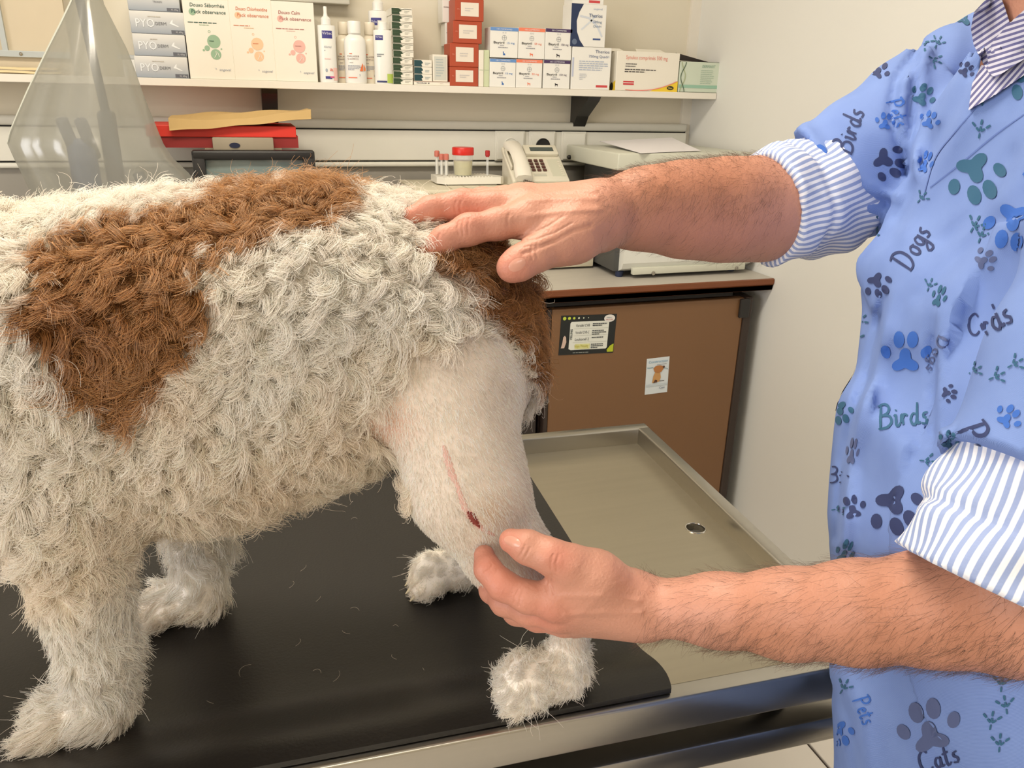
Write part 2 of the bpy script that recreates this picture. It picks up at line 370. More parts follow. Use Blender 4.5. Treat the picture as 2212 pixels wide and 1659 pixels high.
# ------------------------------------------------------------------ examination table
TA = -0.046368
TXv = np.array([math.cos(TA), math.sin(TA), 0]); TYv = np.array([-math.sin(TA), math.cos(TA), 0])
TM = Matrix.Rotation(TA, 4, 'Z')
def tab(a, b, z): return TXv*a+TYv*b+np.array([0, 0, z])
TR, TF, TN, TL = 0.594, 1.1945, 0.541, -0.80       # right, far, near, left in table axes
TOP, TRAY = 0.84, 0.81
tb = tag(empty('examination_table', tab((TR+TL)/2, (TF+TN)/2, 0)), 'stainless steel examination table with raised rim and drain hole', 'table')
# tray floor with a drain hole: a grid of quads around a ring
da, db, rad = .534, .866+.012, .0135
bm = bmesh.new(); n = 32
L0, R0, N0, F0 = TL+.022, TR-.022, TN+.022, TF-.022
inner = [bm.verts.new(tab(da+rad*math.cos(2*math.pi*i/n), db+rad*math.sin(2*math.pi*i/n), TRAY)) for i in range(n)]
sq = .03
ring2 = []
for i in range(n):
    c, s_ = math.cos(2*math.pi*i/n), math.sin(2*math.pi*i/n); k = sq/max(abs(c), abs(s_)); ring2.append(bm.verts.new(tab(da+c*k, db+s_*k, TRAY)))
for i in range(n): j = (i+1) % n; bm.faces.new((inner[i], ring2[i], ring2[j], inner[j]))
low = [bm.verts.new(v.co-Vector((0, 0, .03))) for v in inner]
for i in range(n): j = (i+1) % n; bm.faces.new((inner[j], low[j], low[i], inner[i]))
for (a0, a1, b0, b1) in ((L0, da-sq, N0, F0), (da+sq, R0, N0, F0), (da-sq, da+sq, N0, db-sq), (da-sq, da+sq, db+sq, F0)):
    bm.faces.new([bm.verts.new(tab(a, b, TRAY)) for a, b in ((a0, b0), (a1, b0), (a1, b1), (a0, b1))])
me = bpy.data.meshes.new('tray'); bm.to_mesh(me); bm.free(); link('tray', me, M_STEEL, tb)
B().lathe((0, 0, 0), [(rad+.0022, 0), (rad+.0018, .0008), (rad+.0003, .0009), (rad-.0002, .0), (rad-.0002, -.003)], 32, Matrix.Translation(Vector(tab(da, db, TRAY)))).done('drain_ring', mat('polished_steel', srgb(215, 212, 205), .15, 1), tb, True)
B().lathe((0, 0, 0), [(rad-.0006, -.028), (0, -.028)], 24, Matrix.Translation(Vector(tab(da, db, TRAY)))).done('drain_pipe', M_DARK, tb)
def rimbar(a0, a1, b0, b1, name='rim'):
    B().box2(a0, a1, b0, b1, .797, TOP, bev=.003, seg=3, M=TM).done(name, M_STEELB, tb, True)
rimbar(TL, TR, TN, TN+.022); rimbar(TL, TR, TF-.022, TF); rimbar(TR-.022, TR, TN+.018, TF-.018); rimbar(TL, TL+.022, TN+.018, TF-.018)
B().box2(TL+.01, TR-.01, TN+.01, TF-.01, .79, .80, M=TM).done('underside', mat('table_underside', srgb(90, 88, 84), .5, .6), tb)
def bar(a0, a1, b0, b1, z0, z1, m=M_STEELB, name='frame_bar'): return B().box2(a0, a1, b0, b1, z0, z1, bev=.003, seg=2, M=TM).done(name, m, tb, True)
bar(TL+.03, TR-.02, TN+.002, TN+.030, .736, .769); bar(TL+.03, TR-.02, TF-.032, TF-.004, .736, .769)
for a in (TR-.125, TL+.09): bar(a, a+.032, TN+.02, TF-.02, .745, .766, mat('dark_strut', srgb(44, 44, 46), .35, .7), 'cross_bar')
for a in (TR-.11, TL+.1):
    for b in (TN+.05, TF-.06): B().box2(a, a+.02, b, b+.02, .76, .798, M=TM).done('spacer', M_BLACKP, tb)
bar(-.02, .33, .74, .98, .06, .745, mat('column_steel', srgb(150, 148, 144), .35, .9), 'column')
bar(TL+.2, .47, .66, 1.06, 0, .06, mat('column_base', srgb(60, 60, 60), .5), 'base')

# black rubber mat: lies in the tray, its near edge runs up over the rim
MT = 0.006
def mat_z(b): 
    t = min(1, max(0, (b-.567)/.10)); t = t*t*(3-2*t)
    return (TOP+.0012)*(1-t)+(TRAY+.0008)*t
def mat_r(b): return .339+.0*(b)-.006*(1-min(1, max(0, (b-.56)/.1)))
bs = [.549, .552, .556, .562, .57, .58, .59, .6, .61, .62, .635, .65, .667, .7, .8, .95, 1.06, 1.15]
As = np.linspace(TL+.05, 0, 12)
vs = []; fs = []
na = 14
for b in bs:
    r = mat_r(b)
    if b < .57: r -= .004*((.57-b)/.02)**2
    for k in range(na+1): vs.append(tab((TL+.04)+(r-TL-.04)*k/na, b, mat_z(b)))
nv = len(vs); vs = vs+[v+np.array([0, 0, MT]) for v in vs]
for i in range(len(bs)-1):
    for k in range(na):
        q = (i*(na+1)+k, i*(na+1)+k+1, (i+1)*(na+1)+k+1, (i+1)*(na+1)+k); fs.append(q[::-1]); fs.append(tuple(nv+x for x in q))
edge = [k for k in range(na+1)]+[i*(na+1)+na for i in range(1, len(bs))]+[(len(bs)-1)*(na+1)+k for k in range(na-1, -1, -1)]+[i*(na+1) for i in range(len(bs)-2, 0, -1)]
for a, b in zip(edge, edge[1:]+edge[:1]): fs.append((a, b, nv+b, nv+a))
M_RUB = mat('black_rubber', srgb(27, 25, 24), 0.36, noise=0.25, nscale=2.5, bump=0.12, bscale=300)
o = meshobj('rubber_mat', vs, fs, M_RUB, smooth=True); o.data.set_sharp_from_angle(angle=math.radians(50))
tag(o, 'black rubber mat covering the steel examination table', 'mat')
PAWZ = TRAY+.0008+MT
# ================================================================== THINGS ON THE SHELF
def bx(name, px, pyb, pyt, depth, m, label, cat='box', group=None, y=None, zb=None, bev=.0012):
    """A box whose front face spans pixels px=(x0, x1) and pyb..pyt, standing at depth plane y; returns (object, Print, W, H)."""
    y = SY+.006 if y is None else y
    ym = (pyb+pyt)/2
    x0, x1 = at_y(px[0], ym, y)[0], at_y(px[1], ym, y)[0]; xm = (px[0]+px[1])/2
    z0 = at_y(xm, pyb, y)[2] if zb is None else zb
    z1 = at_y(xm, pyt, y)[2]
    o = B().box2(x0, x1, y, y+depth, z0+.0002, z1, bev=bev, seg=1).done(name, m); tag(o, label, cat, group)
    return o, Print((x0, y, z0), (1, 0, 0), (0, 0, 1)), x1-x0, z1-z0
M_CARD = mat('white_card', srgb(236, 230, 216), .45, noise=.015)
M_CARDW = mat('whiter_card', srgb(238, 236, 230), .45, noise=.015)
# three tall white boxes
for i, (px, t1, col, soft, lab) in enumerate((((401, 500), 'Séborrhée', (50, 92, 82), (150, 180, 150), 'green'), ((500, 591), 'Chlorhexidine', (214, 130, 96), (238, 196, 158), 'orange'), ((591, 682), 'Calm', (176, 108, 104), (228, 178, 166), 'pink'))):
    o, p, W, H = bx('medicine_box', px, 171+4.5*i, -14+9*i, .12, M_CARD, 'tall white medicine box printed in %s with round bubbles' % lab, zb=SZ)
    dk = pm(*col); sf = pm(*soft)
    p.disc(.20*W, .785*H, .075*W, sf); p.text('Douxo '+t1, .16*W, .845*H, .042*H, dk, w=(.50 if i == 2 else .74)*W, shear=.12, bold=.005); p.text('Pack observance', .18*W, .77*H, .042*H, dk, w=.74*W, shear=.12, bold=.005)
    p.bars(.08*W, .66*H, .84*W, .018*H, 1, dk, .5, i); p.bars(.32*W, .635*H, .36*W, .015*H, 1, sf, .5, i+9)
    p.disc(.60*W, .45*H, .145*W, sf); p.disc(.62*W, .30*H, .115*W, sf); p.disc(.44*W, .37*H, .06*W, sf); p.disc(.36*W, .345*H, .025*W, sf); p.ring(.52*W, .565*H, .028*W, .01*W, sf); p.disc(.75*W, .365*H, .018*W, sf)
    p.bars(.50*W, .452*H, .20*W, .012*H, 1, dk, .6, i+4, 2); p.line([(.58*W, .26*H), (.63*W, .30*H), (.62*W, .34*H), (.67*W, .31*H), (.69*W, .27*H)], .012*W, pm(235, 232, 220), 2)
    p.text('sogeval', .66*W, .105*H, .030*H, pm(150, 156, 172), w=.26*W, shear=.2); p.text('R', .58*W, .12*H, .02*H, pm(170, 176, 190))
    p.done('print', o)
# silver boxes, a leaning stack
def silver_mat():
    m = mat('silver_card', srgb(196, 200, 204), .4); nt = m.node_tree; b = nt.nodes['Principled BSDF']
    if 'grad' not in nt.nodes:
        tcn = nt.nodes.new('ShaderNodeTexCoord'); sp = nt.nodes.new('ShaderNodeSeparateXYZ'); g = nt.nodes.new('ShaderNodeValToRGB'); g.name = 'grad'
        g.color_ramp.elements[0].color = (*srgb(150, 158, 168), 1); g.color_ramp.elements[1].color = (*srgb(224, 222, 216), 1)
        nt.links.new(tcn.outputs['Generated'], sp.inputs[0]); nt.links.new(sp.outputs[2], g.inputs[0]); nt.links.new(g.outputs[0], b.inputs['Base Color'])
    return m
M_SILV = silver_mat()
ords = ['lowest', 'second from the bottom', 'third from the bottom', 'fourth from the bottom', 'topmost']
zp = SZ
for i, (x0, x1, yb, yt) in enumerate(((292, 406, 166, 122), (288, 401, 121, 74), (281, 398, 73, 25), (275, 387, 26, -20))):
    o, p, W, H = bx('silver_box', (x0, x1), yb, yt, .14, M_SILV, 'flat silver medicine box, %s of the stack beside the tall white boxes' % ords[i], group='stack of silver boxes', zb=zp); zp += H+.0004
    if i < 3:
        p.text('PYO', .10*W, .30*H, .36*H, pm(226, 229, 230), w=.34*W, bold=.005); p.text('DERM', .46*W, .40*H, .14*H, pm(110, 112, 116), w=.2*W); p.bars(.33*W, .75*H, .3*W, .08*H, 1, pm(190, 184, 172), .5, i)
        p.poly([(.72*W, .48*H), (.86*W, .36*H), (.9*W, .36*H), (.78*W, .52*H), (.79*W, .68*H), (.76*W, .62*H)], pm(230, 232, 232))
    else: p.text('TRIXIN', .48*W, .42*H, .10*H, pm(120, 122, 126), w=.18*W)
    p.rect(.74*W, .04*H, .985*W, .20*H, pm(96, 98, 106)); p.text('XL 60kg', .82*W, .075*H, .08*H, pm(200, 202, 204), 2, w=.14*W)
    p.done('print', o)
o, p, W, H = bx('medicine_box', (266, 300), 163, 128, .05, M_CARDW, 'plain white box behind the silver stack', y=SY+.09, zb=SZ)
o, p, W, H = bx('medicine_box', (254, 296), 128, 118, .04, mat('grey_card', srgb(198, 200, 198), .5), 'small grey carton on the plain white box', y=SY+.09, zb=SZ+H+.0004)

# bottles
M_BOT = mat('white_bottle', srgb(238, 236, 230), .3, noise=.01)
M_BOTC = mat('cream_bottle', srgb(234, 224, 204), .3, noise=.01)
def bottle(px, pyb, pyt, y, prof, m, label, group=None, capm=None, cap_from=None, name='bottle', sy=.75):
    """prof: (radius fraction, height fraction); the part above cap_from is the cap."""
    x0, x1 = at_y(px[0], (pyb*.7+pyt*.3), y)[0], at_y(px[1], (pyb*.7+pyt*.3), y)[0]; xc = (x0+x1)/2; R = (x1-x0)/2
    H = at_y((px[0]+px[1])/2, pyt, y)[2]-SZ; yc = y+R*sy
    t = tag(empty(name, (xc, yc, SZ)), label, 'bottle', group)
    body = [(r*R, h*H+.0003) for r, h in prof if h <= cap_from]; cap = [(r*R, h*H+.0003) for r, h in prof if h >= cap_from]
    o = B().lathe((xc, yc, SZ), [(0, .0003)]+body+[(0, body[-1][1])], 28, sy=sy).done('body', m, t, True)
    B().lathe((xc, yc, SZ), [(0, cap[0][1])]+cap+[(0, cap[-1][1])], 24).done('cap', capm or m, t, True)
    def mp(u, v, lift):                       # label frame: u along the bottle's width -R..R, v up
        a = u/R; a = max(-.99, min(.99, a)); th = math.asin(a)
        return np.array([xc+(R+lift)*math.sin(th), yc-(R*sy+lift)*math.cos(th), SZ+v])
    p = Print((0, 0, 0), (1, 0, 0), (0, 0, 1)); p.map = mp; p.lift = .0005
    return t, p, R, H
TALL = [(.96, 0), (1, .02), (1, .74), (.97, .755), (.55, .76), (.55, .84), (.42, .86), (.26, .875), (.2, .92), (.2, .985), (.17, 1)]
VB = pm(62, 60, 132)
t, p, R, H = bottle((690, 729), 181, 13, SY+.004, TALL, M_BOT, 'white spray bottle with a violet label and a pink corner', cap_from=.76)
p.rect(-.55*R, .585*H, .55*R, .685*H, VB, 0, 8); p.text('Virbac', -.5*R, .635*H, .035*H, pm(222, 220, 235), 2, w=1.0*R, bold=.004); p.text('Allermyl', -.4*R, .46*H, .03*H, pm(150, 160, 172), 1, w=.8*R); p.bars(-.4*R, .42*H, .3*R, .02*H, 1, pm(170, 176, 184), .6, 1)
p.bars(-.4*R, .31*H, .8*R, .02*H, 1, pm(226, 186, 182), .6, 2); p.text('a', .1*R, .155*H, .05*H, pm(224, 128, 116), 1, w=.36*R, bold=.015); p.disc(-.25*R, .165*H, .12*R, pm(160, 170, 180), 1, ry=.024*H)
p.rect(-.4*R, .05*H, .3*R, .085*H, VB, 1, 6); p.rect(.1*R, .065*H, .55*R, .085*H, pm(206, 90, 140), 2, 4); p.rect(.5*R, .03*H, .97*R, .2*H, pm(240, 196, 186), 0, 6); p.done('label', t)
SHAM = [(.94, 0), (1, .025), (1, .66), (.96, .71), (.8, .755), (.56, .785), (.56, .80), (.6, .81), (.6, .985), (.56, 1)]
for px, pb, pt, yy, m, lab in (((727, 769), 180, 47, SY+.045, M_BOTC, 'cream shampoo bottle behind the spray bottle'), ((784, 822), 180, 48, SY+.040, M_BOTC, 'cream shampoo bottle half hidden behind the tall white bottle'), ((747, 794), 183, 45, SY+.004, M_BOT, 'white shampoo bottle with an orange sail on its label')):
    t, p, R, H = bottle(px, pb, pt, yy, SHAM, m, lab, 'shampoo bottles', cap_from=.80)
    p.bars(-.6*R, .47*H, .45*R, .03*H, 1, pm(226, 120, 84), .6, 3); p.text('MALASEB', -.75*R, .425*H, .028*H, pm(140, 120, 116), 1, w=1.0*R); p.text('SHAMPOO', -.75*R, .38*H, .028*H, pm(140, 120, 116), 1, w=.95*R)
    p.bars(-.6*R, .33*H, .6*R, .022*H, 1, pm(170, 164, 160), .5, 4); p.bars(-.75*R, .28*H, 1.2*R, .022*H, 4, pm(160, 164, 176), .5, 5)
    p.poly([(.25*R, .20*H), (.55*R, .20*H), (.58*R, .30*H), (.52*R, .33*H)], pm(226, 120, 70), 2); p.poly([(.62*R, .20*H), (.8*R, .21*H), (.8*R, .25*H), (.66*R, .31*H)], pm(232, 140, 84), 2)
    p.rect(-.75*R, .085*H, .0*R, .10*H, pm(228, 120, 90), 1, 6); p.text('2', .2*R, .12*H, .03*H, pm(80, 100, 140), 1); p.done('label', t)
t, p, R, H = bottle((801, 843), 178, -30, SY+.078, TALL, M_BOT, 'tall white pump bottle standing at the back of the shelf', cap_from=.76)
p.rect(-.8*R, .66*H, .2*R, .685*H, VB, 0, 8); p.rect(-.8*R, .61*H, -.2*R, .662*H, VB, 0, 6); p.text('Virbac', -.75*R, .635*H, .025*H, pm(222, 220, 235), 2, w=.5*R); p.done('label', t)
t, p, R, H = bottle((811, 851), 185, 47, SY+.004, [(.96, 0), (1, .02), (1, .855), (.96, .87), (.52, .875), (.5, .885), (.5, .99), (.44, 1)], M_BOT, 'white bottle with a lime green corner beside the green boxes', cap_from=.875)
p.rect(-.85*R, .71*H, -.1*R, .785*H, VB, 0, 8); p.text('Virbac', -.8*R, .745*H, .03*H, pm(222, 220, 235), 2, w=.62*R); p.bars(-.75*R, .475*H, .85*R, .03*H, 2, pm(120, 128, 136), .5, 3); p.rect(.25*R, .02*H, .97*R, .17*H, pm(184, 206, 96), 0, 6); p.rect(-.8*R, .025*H, .2*R, .055*H, pm(60, 66, 110), 1, 6); p.done('label', t)

# stack of small dark green and white packets
zp = SZ; n = 11
M_GR = pm(44, 66, 42); M_TEAL = pm(26, 66, 72)
nth = ['lowest', 'second lowest', 'third', 'fourth', 'fifth', 'sixth', 'seventh', 'eighth', 'ninth', 'tenth', 'topmost']
z_top = at_y(873, 17, SY+.008)[2]; hh = (z_top-SZ)/n
for i in range(n):
    dx = (.0, .001, .0005, .0, .002, .0015, .0022, .001, .0, .0015, .0005)[i]
    x0, x1 = at_y(850, 180, SY+.008)[0]+dx, at_y(892, 180, SY+.008)[0]+dx+(.0018 if i > 3 else 0)
    o = B().box2(x0, x1, SY+.008, SY+.11, zp+.0003, zp+hh-.0005, bev=.0006, seg=1).done('packet', M_CARD)
    tag(o, 'flat green and white medicine packet, %s of its stack' % (nth[i]+('' if i in (0, 1, 10) else ' from the bottom')), 'packet', 'stack of green packets')
    p = Print((x0, SY+.008, zp), (1, 0, 0), (0, 0, 1)); W = x1-x0
    p.poly([(0, .05*hh), (.40*W, .05*hh), (.36*W, .4*hh), (.5*W, .55*hh), (.42*W, .72*hh), (.34*W, .93*hh), (0, .93*hh)], M_GR); p.rect(.02*W, .42*hh, .3*W, .47*hh, pm(74, 96, 66), 1)
    p.line([(.36*W, .86*hh), (.5*W, .72*hh), (.62*W, .82*hh), (.97*W, .80*hh)], .05*hh, pm(60, 70, 58), 1); p.bars(.6*W, .5*hh, .28*W, .2*hh, 2, pm(196, 196, 184), .5, i); p.done('print', o)
    zp += hh
ybk = SY+.008
x0, x1 = at_y(893, 180, ybk)[0]+.002, at_y(972, 180, ybk)[0]; zf = at_y(930, 176, ybk)[2]
o = B().box2(x0, x1, ybk, ybk+.09, SZ+.0003, zf, bev=.0008, seg=1).done('packet', M_CARD); tag(o, 'long flat white packet lying at the front of the shelf', 'packet')
p = Print((x0, ybk, SZ), (1, 0, 0), (0, 0, 1)); W, H = x1-x0, zf-SZ; p.text('PROGRAM  M', .07*W, .38*H, .32*H, pm(70, 72, 92), w=.35*W, bold=.008); p.bars(.72*W, .45*H, .2*W, .2*H, 1, pm(196, 180, 170), .5, 1); p.rect(0, .9*H, W, H, pm(206, 170, 158), 1); p.done('print', o)
zq = zf+.0003; xt0, xt1 = at_y(893.5, 150, ybk)[0]+.0025, at_y(934, 150, ybk)[0]; ht = (at_y(915, 129, ybk)[2]-zq)/3
for i in range(3):
    o = B().box2(xt0, xt1, ybk+.004, ybk+.086, zq+.0002, zq+ht-.0004, bev=.0006, seg=1).done('packet', M_CARD); tag(o, 'flat teal and white medicine packet, %s of three' % ('bottom', 'middle', 'top')[i], 'packet', 'teal packets')
    p = Print((xt0, ybk+.004, zq), (1, 0, 0), (0, 0, 1)); W = xt1-xt0
    p.poly([(0, .05*ht), (.45*W, .05*ht), (.4*W, .4*ht), (.5*W, .55*ht), (.4*W, .93*ht), (0, .93*ht)], M_TEAL); p.bars(.6*W, .5*ht, .3*W, .2*ht, 2, pm(170, 180, 180), .5, i); p.done('print', o); zq += ht
o, p, W, H = bx('medicine_box', (935, 967), 175, 118, .05, M_CARD, 'small upright pale box with a grey window print', y=ybk+.006, zb=zf+.0004)
p.rect(.1*W, .06*H, .9*W, .93*H, pm(206, 206, 196)); p.bars(.2*W, .8*H, .6*W, .1*H, 7, pm(180, 190, 190), .4, 3); p.done('print', o)
# rust red boxes, white ones behind
M_RUST = mat('rust_card', srgb(176, 74, 46), .45, noise=.04)
zp = SZ
for i, (x0, x1, yb, yt) in enumerate(((972, 1033, 188, 145), (972, 1034, 144, 94), (979, 1041, 94, 46), (983, 1045, 46, -2), (985, 1046, -3, -46))):
    o, p, W, H = bx('rust_box', (x0, x1), yb, yt, .075, M_RUST, 'rust red medicine box with a white label, %s of its stack' % ['lowest', 'second from the bottom', 'third from the bottom', 'fourth from the bottom', 'topmost'][i], group='stack of rust red boxes', zb=zp); zp += H+.0004
    p.rect(.20*W, .22*H, .82*W, .84*H, pm(232, 222, 208)); p.bars(.34*W, .55*H, .36*W, .1*H, 2, pm(206, 200, 196), .5, i); p.text('PG', .08*W, .5*H, .06*H, pm(214, 150, 130), 1); p.done('print', o)
zp = SZ
for i, (x0, x1, yb, yt) in enumerate(((968, 1010, 184, 100), (962, 1004, 98, 50), (956, 1000, 48, -10))):
    o, p, W, H = bx('medicine_box', (x0, x1), yb, yt, .06, M_CARDW, 'white box behind the rust red stack, %s' % ('lowest', 'middle one', 'topmost')[i], group='white boxes behind the rust red stack', y=SY+.088, zb=zp); zp += H+.0003
    p.bars(.05*W, .55*H, .3*W, .08*H, 1, pm(160, 150, 146), .4, i); p.done('print', o)
# pale green slim boxes
for px, lab, yy in (((1034, 1045), 'cream', 0), ((1045, 1057), 'green', .003)):
    o, p, W, H = bx('slim_box', px, 190, 108, .06, mat('pale_green_card', srgb(206, 214, 178), .5, noise=.03) if lab == 'green' else M_CARD, 'slim upright %s carton beside the rust red stack' % ('pale green' if lab == 'green' else 'cream'), zb=SZ, y=SY+.006+yy)
    p.rect(.1*W, .45*H, .9*W, .47*H, pm(190, 200, 170)); p.done('print', o)
# six blue, orange and purple striped boxes
zrow = [SZ, None]
for r, (yb, yt) in enumerate(((190, 127), (126, 59))):
    for c, (x0, x1, band, num, cname) in enumerate((((1058, 1059)[r], (1114, 1119)[r], (106, 148, 206), '15 mg', 'blue'), ((1115, 1120)[r], (1171, 1177)[r], (238, 132, 100), '50 mg', 'orange'), ((1174, 1178)[r], (1231, 1235)[r], (70, 48, 92), '150 mg', 'purple'))):
        o, p, W, H = bx('tablet_box', (x0, x1), yb, yt+c*1.5, .06, M_CARDW, 'white tablet box with a %s band, %s' % (cname, ('standing on the shelf', 'stacked on another')[r]), group='banded tablet boxes', zb=zrow[r]); bc = pm(*band)
        if r == 0: zrow[1] = max(zrow[1] or 0, SZ+H+.0006)
        p.rect(0, .885*H, W, .995*H, bc); p.text('100 COMPRIMES', .5*W, .915*H, .045*H, pm(235, 235, 240), 2, w=.55*W, align='c'); p.text('O O', .5*W, .80*H, .05*H, pm(170, 174, 182), 1, w=.14*W, align='c')
        p.ring(.5*W, .66*H, .085*W, .012*W, pm(150, 154, 160)); p.line([(.5*W, .58*H), (.5*W, .74*H)], .01*W, pm(150, 154, 160)); p.line([(.42*W, .66*H), (.58*W, .66*H)], .01*W, pm(150, 154, 160))
        p.text('Baytril', .12*W, .465*H, .075*H, pm(40, 40, 44), 1, w=.38*W, bold=.008); p.text(num, .60*W, .465*H, .065*H, bc, 1, w=.27*W, bold=.004); p.bars(.34*W, .40*H, .34*W, .05*H, 1, pm(170, 170, 176), .5, 1); p.bars(.28*W, .33*H, .44*W, .05*H, 1, pm(150, 150, 158), .5, 2)
        k = .045*H; u, v = .5*W, .13*H                      # small animal sign
        if c == 0: p.poly([(u-k, v-k*.9), (u+k, v-k*.9), (u+.8*k, v+.3*k), (u, v+.6*k), (u-.4*k, v+2*k), (u-1.0*k, v+1.6*k), (u-.7*k, v)], pm(60, 110, 180))
        else: p.poly([(u-1.3*k, v-k), (u-.9*k, v-k), (u-.8*k, v), (u+.6*k, v), (u+.7*k, v-k), (u+1.1*k, v-k), (u+1.2*k, v+.8*k), (u-.6*k, v+.9*k), (u-1.0*k, v+1.6*k), (u-1.6*k, v+1.2*k), (u-1.3*k, v+.6*k)], bc if c == 1 else pm(40, 36, 44))
        p.done('print', o)
# tall white and navy boxes
o, p, W, H = bx('tablet_box', (1235, 1319), 193, 102, .07, M_CARDW, 'white box with small blue print standing beside the banded boxes', zb=SZ)
p.rect(.005*W, .3*H, .05*W, .75*H, pm(190, 196, 216)); p.text('Therios', .58*W, .87*H, .07*H, pm(60, 76, 120), w=.36*W); p.text('750mg Quadri', .42*W, .76*H, .06*H, pm(100, 116, 156), w=.52*W); p.bars(.18*W, .66*H, .78*W, .05*H, 5, pm(176, 186, 206), .4, 4); p.bars(.2*W, .36*H, .2*W, .04*H, 4, pm(196, 200, 208), .4, 5); p.rect(.64*W, .06*H, .94*W, .115*H, pm(206, 72, 74)); p.done('print', o)
zt = SZ+H+.0004
o, p, W, H = bx('tablet_box', (1233, 1309), 100, 9, .07, M_CARDW, 'white box with a navy swoosh stacked above the box with small blue print', zb=zt)
p.poly([(0, 0), (.40*W, 0), (.27*W, .15*H), (.18*W, .35*H), (.16*W, .6*H), (.22*W, .8*H), (.34*W, 1.0*H), (0, 1.0*H)], pm(34, 50, 86)); p.disc(.12*W, .11*H, .07*W, pm(96, 110, 136), 1); p.text('Therios', .50*W, .70*H, .085*H, pm(60, 84, 130), w=.38*W, bold=.004); p.text('500mg', .63*W, .57*H, .06*H, pm(96, 120, 160), w=.24*W); p.text('Quadri', .63*W, .47*H, .055*H, pm(130, 150, 180), w=.24*W, shear=.2); p.rect(.64*W, .17*H, .86*W, .21*H, pm(70, 90, 140)); p.text('sogeval', .62*W, .88*H, .04*H, pm(150, 170, 200), w=.25*W)
p.line([(.25*W, .72*H), (.5*W, .68*H), (.75*W, .5*H), (.9*W, .25*H)], .05*W, pm(208, 214, 224), 0); p.line([(.3*W, .4*H), (.55*W, .6*H), (.7*W, .75*H)], .04*W, pm(214, 220, 228), 0); p.done('print', o)
x0, x1 = at_y(1237, 5, SY+.012)[0], at_y(1304, 5, SY+.012)[0]; z0 = zt+H+.0004
o = B().box2(x0, x1, SY+.012, SY+.08, z0, z0+.035, bev=.001, seg=1).done('tablet_box', M_CARDW); tag(o, 'white box with a red bar lying on top of the navy box', 'box')
p = Print((x0, SY+.012, z0), (1, 0, 0), (0, 0, 1)); p.rect(.52*(x1-x0), .004, .88*(x1-x0), .011, pm(206, 72, 74)); p.done('print', o)
# wide white box with yellow corners
o, p, W, H = bx('tablet_box', (1331, 1466), 198, 112, .075, M_CARD, 'wide white box with yellow corners and red lettering', zb=SZ)
p.text('Synulox comprimés 500 mg', .14*W, .80*H, .10*H, pm(232, 152, 140), w=.66*W); p.bars(.14*W, .67*H, .22*W, .06*H, 2, pm(110, 106, 104), .4, 1); p.bars(.13*W, .53*H, .5*W, .055*H, 2, pm(90, 86, 84), .45, 2); p.rect(.12*W, .15*H, .29*W, .25*H, pm(206, 60, 66)); p.rect(.12*W, .195*H, .29*W, .21*H, pm(236, 226, 216), 1)
arc = [(.02*W+(.96*W)*i/14, (.015+.26*(abs(i-4.5)/9.5)**2.2)*H) for i in range(15)]
p.poly([(.55*W, 0), (W, 0), (W, .27*H)]+[a for a in arc[::-1] if a[0] > .6*W], pm(240, 206, 56)); p.line(arc[2:], .02*H, pm(236, 140, 128), 2); p.disc(.88*W, .10*H, .055*W, pm(30, 28, 26), 3, ry=.05*H); p.text('Pfizer', .845*W, .08*H, .04*H, pm(236, 214, 90), 4, w=.07*W)
p.done('print', o); x0 = at_y(1331, 155, SY+.006)[0]
pp = Print((x0-.0002, SY+.081, SZ), (0, -1, 0), (0, 0, 1)); pp.poly([(.0, 0), (.075, 0), (.075, .26*H), (.03, .1*H)], pm(240, 206, 56)); pp.disc(.05, .10*H, .012, pm(30, 28, 26), 1); pp.done('print', o)
for (u0, u1, hgt, tl) in ((.36, .83, .010, .02), (-.12, .16, .008, .012)):
    xa, xb = x0+u0*W, x0+u1*W
    B().poly([(xa, SY+.030, SZ+H), (xb, SY+.030, SZ+H), (xb-.01, SY+.034+tl, SZ+H+hgt), (xa+.006, SY+.034+tl, SZ+H+hgt)], (0, .0008, 0)).done('flap', M_CARD, o)
# pale green kit box with an open dark lid
o, p, W, H = bx('kit_box', (1467.5, 1554), 199, 134, .085, mat('kit_green', srgb(204, 214, 196), .45, noise=.02), 'pale green kit box with its dark lid standing open', zb=SZ)
p.text('DERMAKIT', .54*W, .82*H, .09*H, pm(140, 172, 154), w=.33*W, shear=.1); p.bars(.52*W, .72*H, .36*W, .06*H, 8, pm(168, 190, 172), .35, 3); p.rect(0, .145*H, W, .25*H, pm(150, 190, 168)); p.rect(.02*W, .01*H, .98*W, .02*H, pm(110, 112, 106))
for s_, cc in ((1, (84, 104, 84)), (-1, (170, 180, 140))):
    p.line([((.085+s_*.055*math.cos(v*6.2))*W+.0, v*H) for v in np.linspace(.02, .98, 22)], .018*W, pm(*cc), 2)
p.rect(.975*W, 0, .995*W, H, pm(150, 158, 148), 2); p.done('print', o)
x0, x1 = at_y(1462, 166, SY+.006)[0], at_y(1554, 166, SY+.006)[0]; zt = SZ+H
ld = B().poly([(x0-.002, SY+.02, zt+.004), (x0-.002, SY+.022, zt+.024), (x1-.004, SY+.085, zt+.004), (x1-.004, SY+.06, zt+.001)], (0, .0012, .0012)).done('lid', mat('dark_card', srgb(44, 34, 30), .6), o)
B().poly([(x0, SY+.0075, zt+.0002), (x1-.004, SY+.0075, zt+.0002), (x1-.004, SY+.09, zt+.0002), (x0, SY+.09, zt+.0002)], (0, 0, .0008)).done('opening', mat('dark_inside', srgb(28, 24, 24), .8), o)

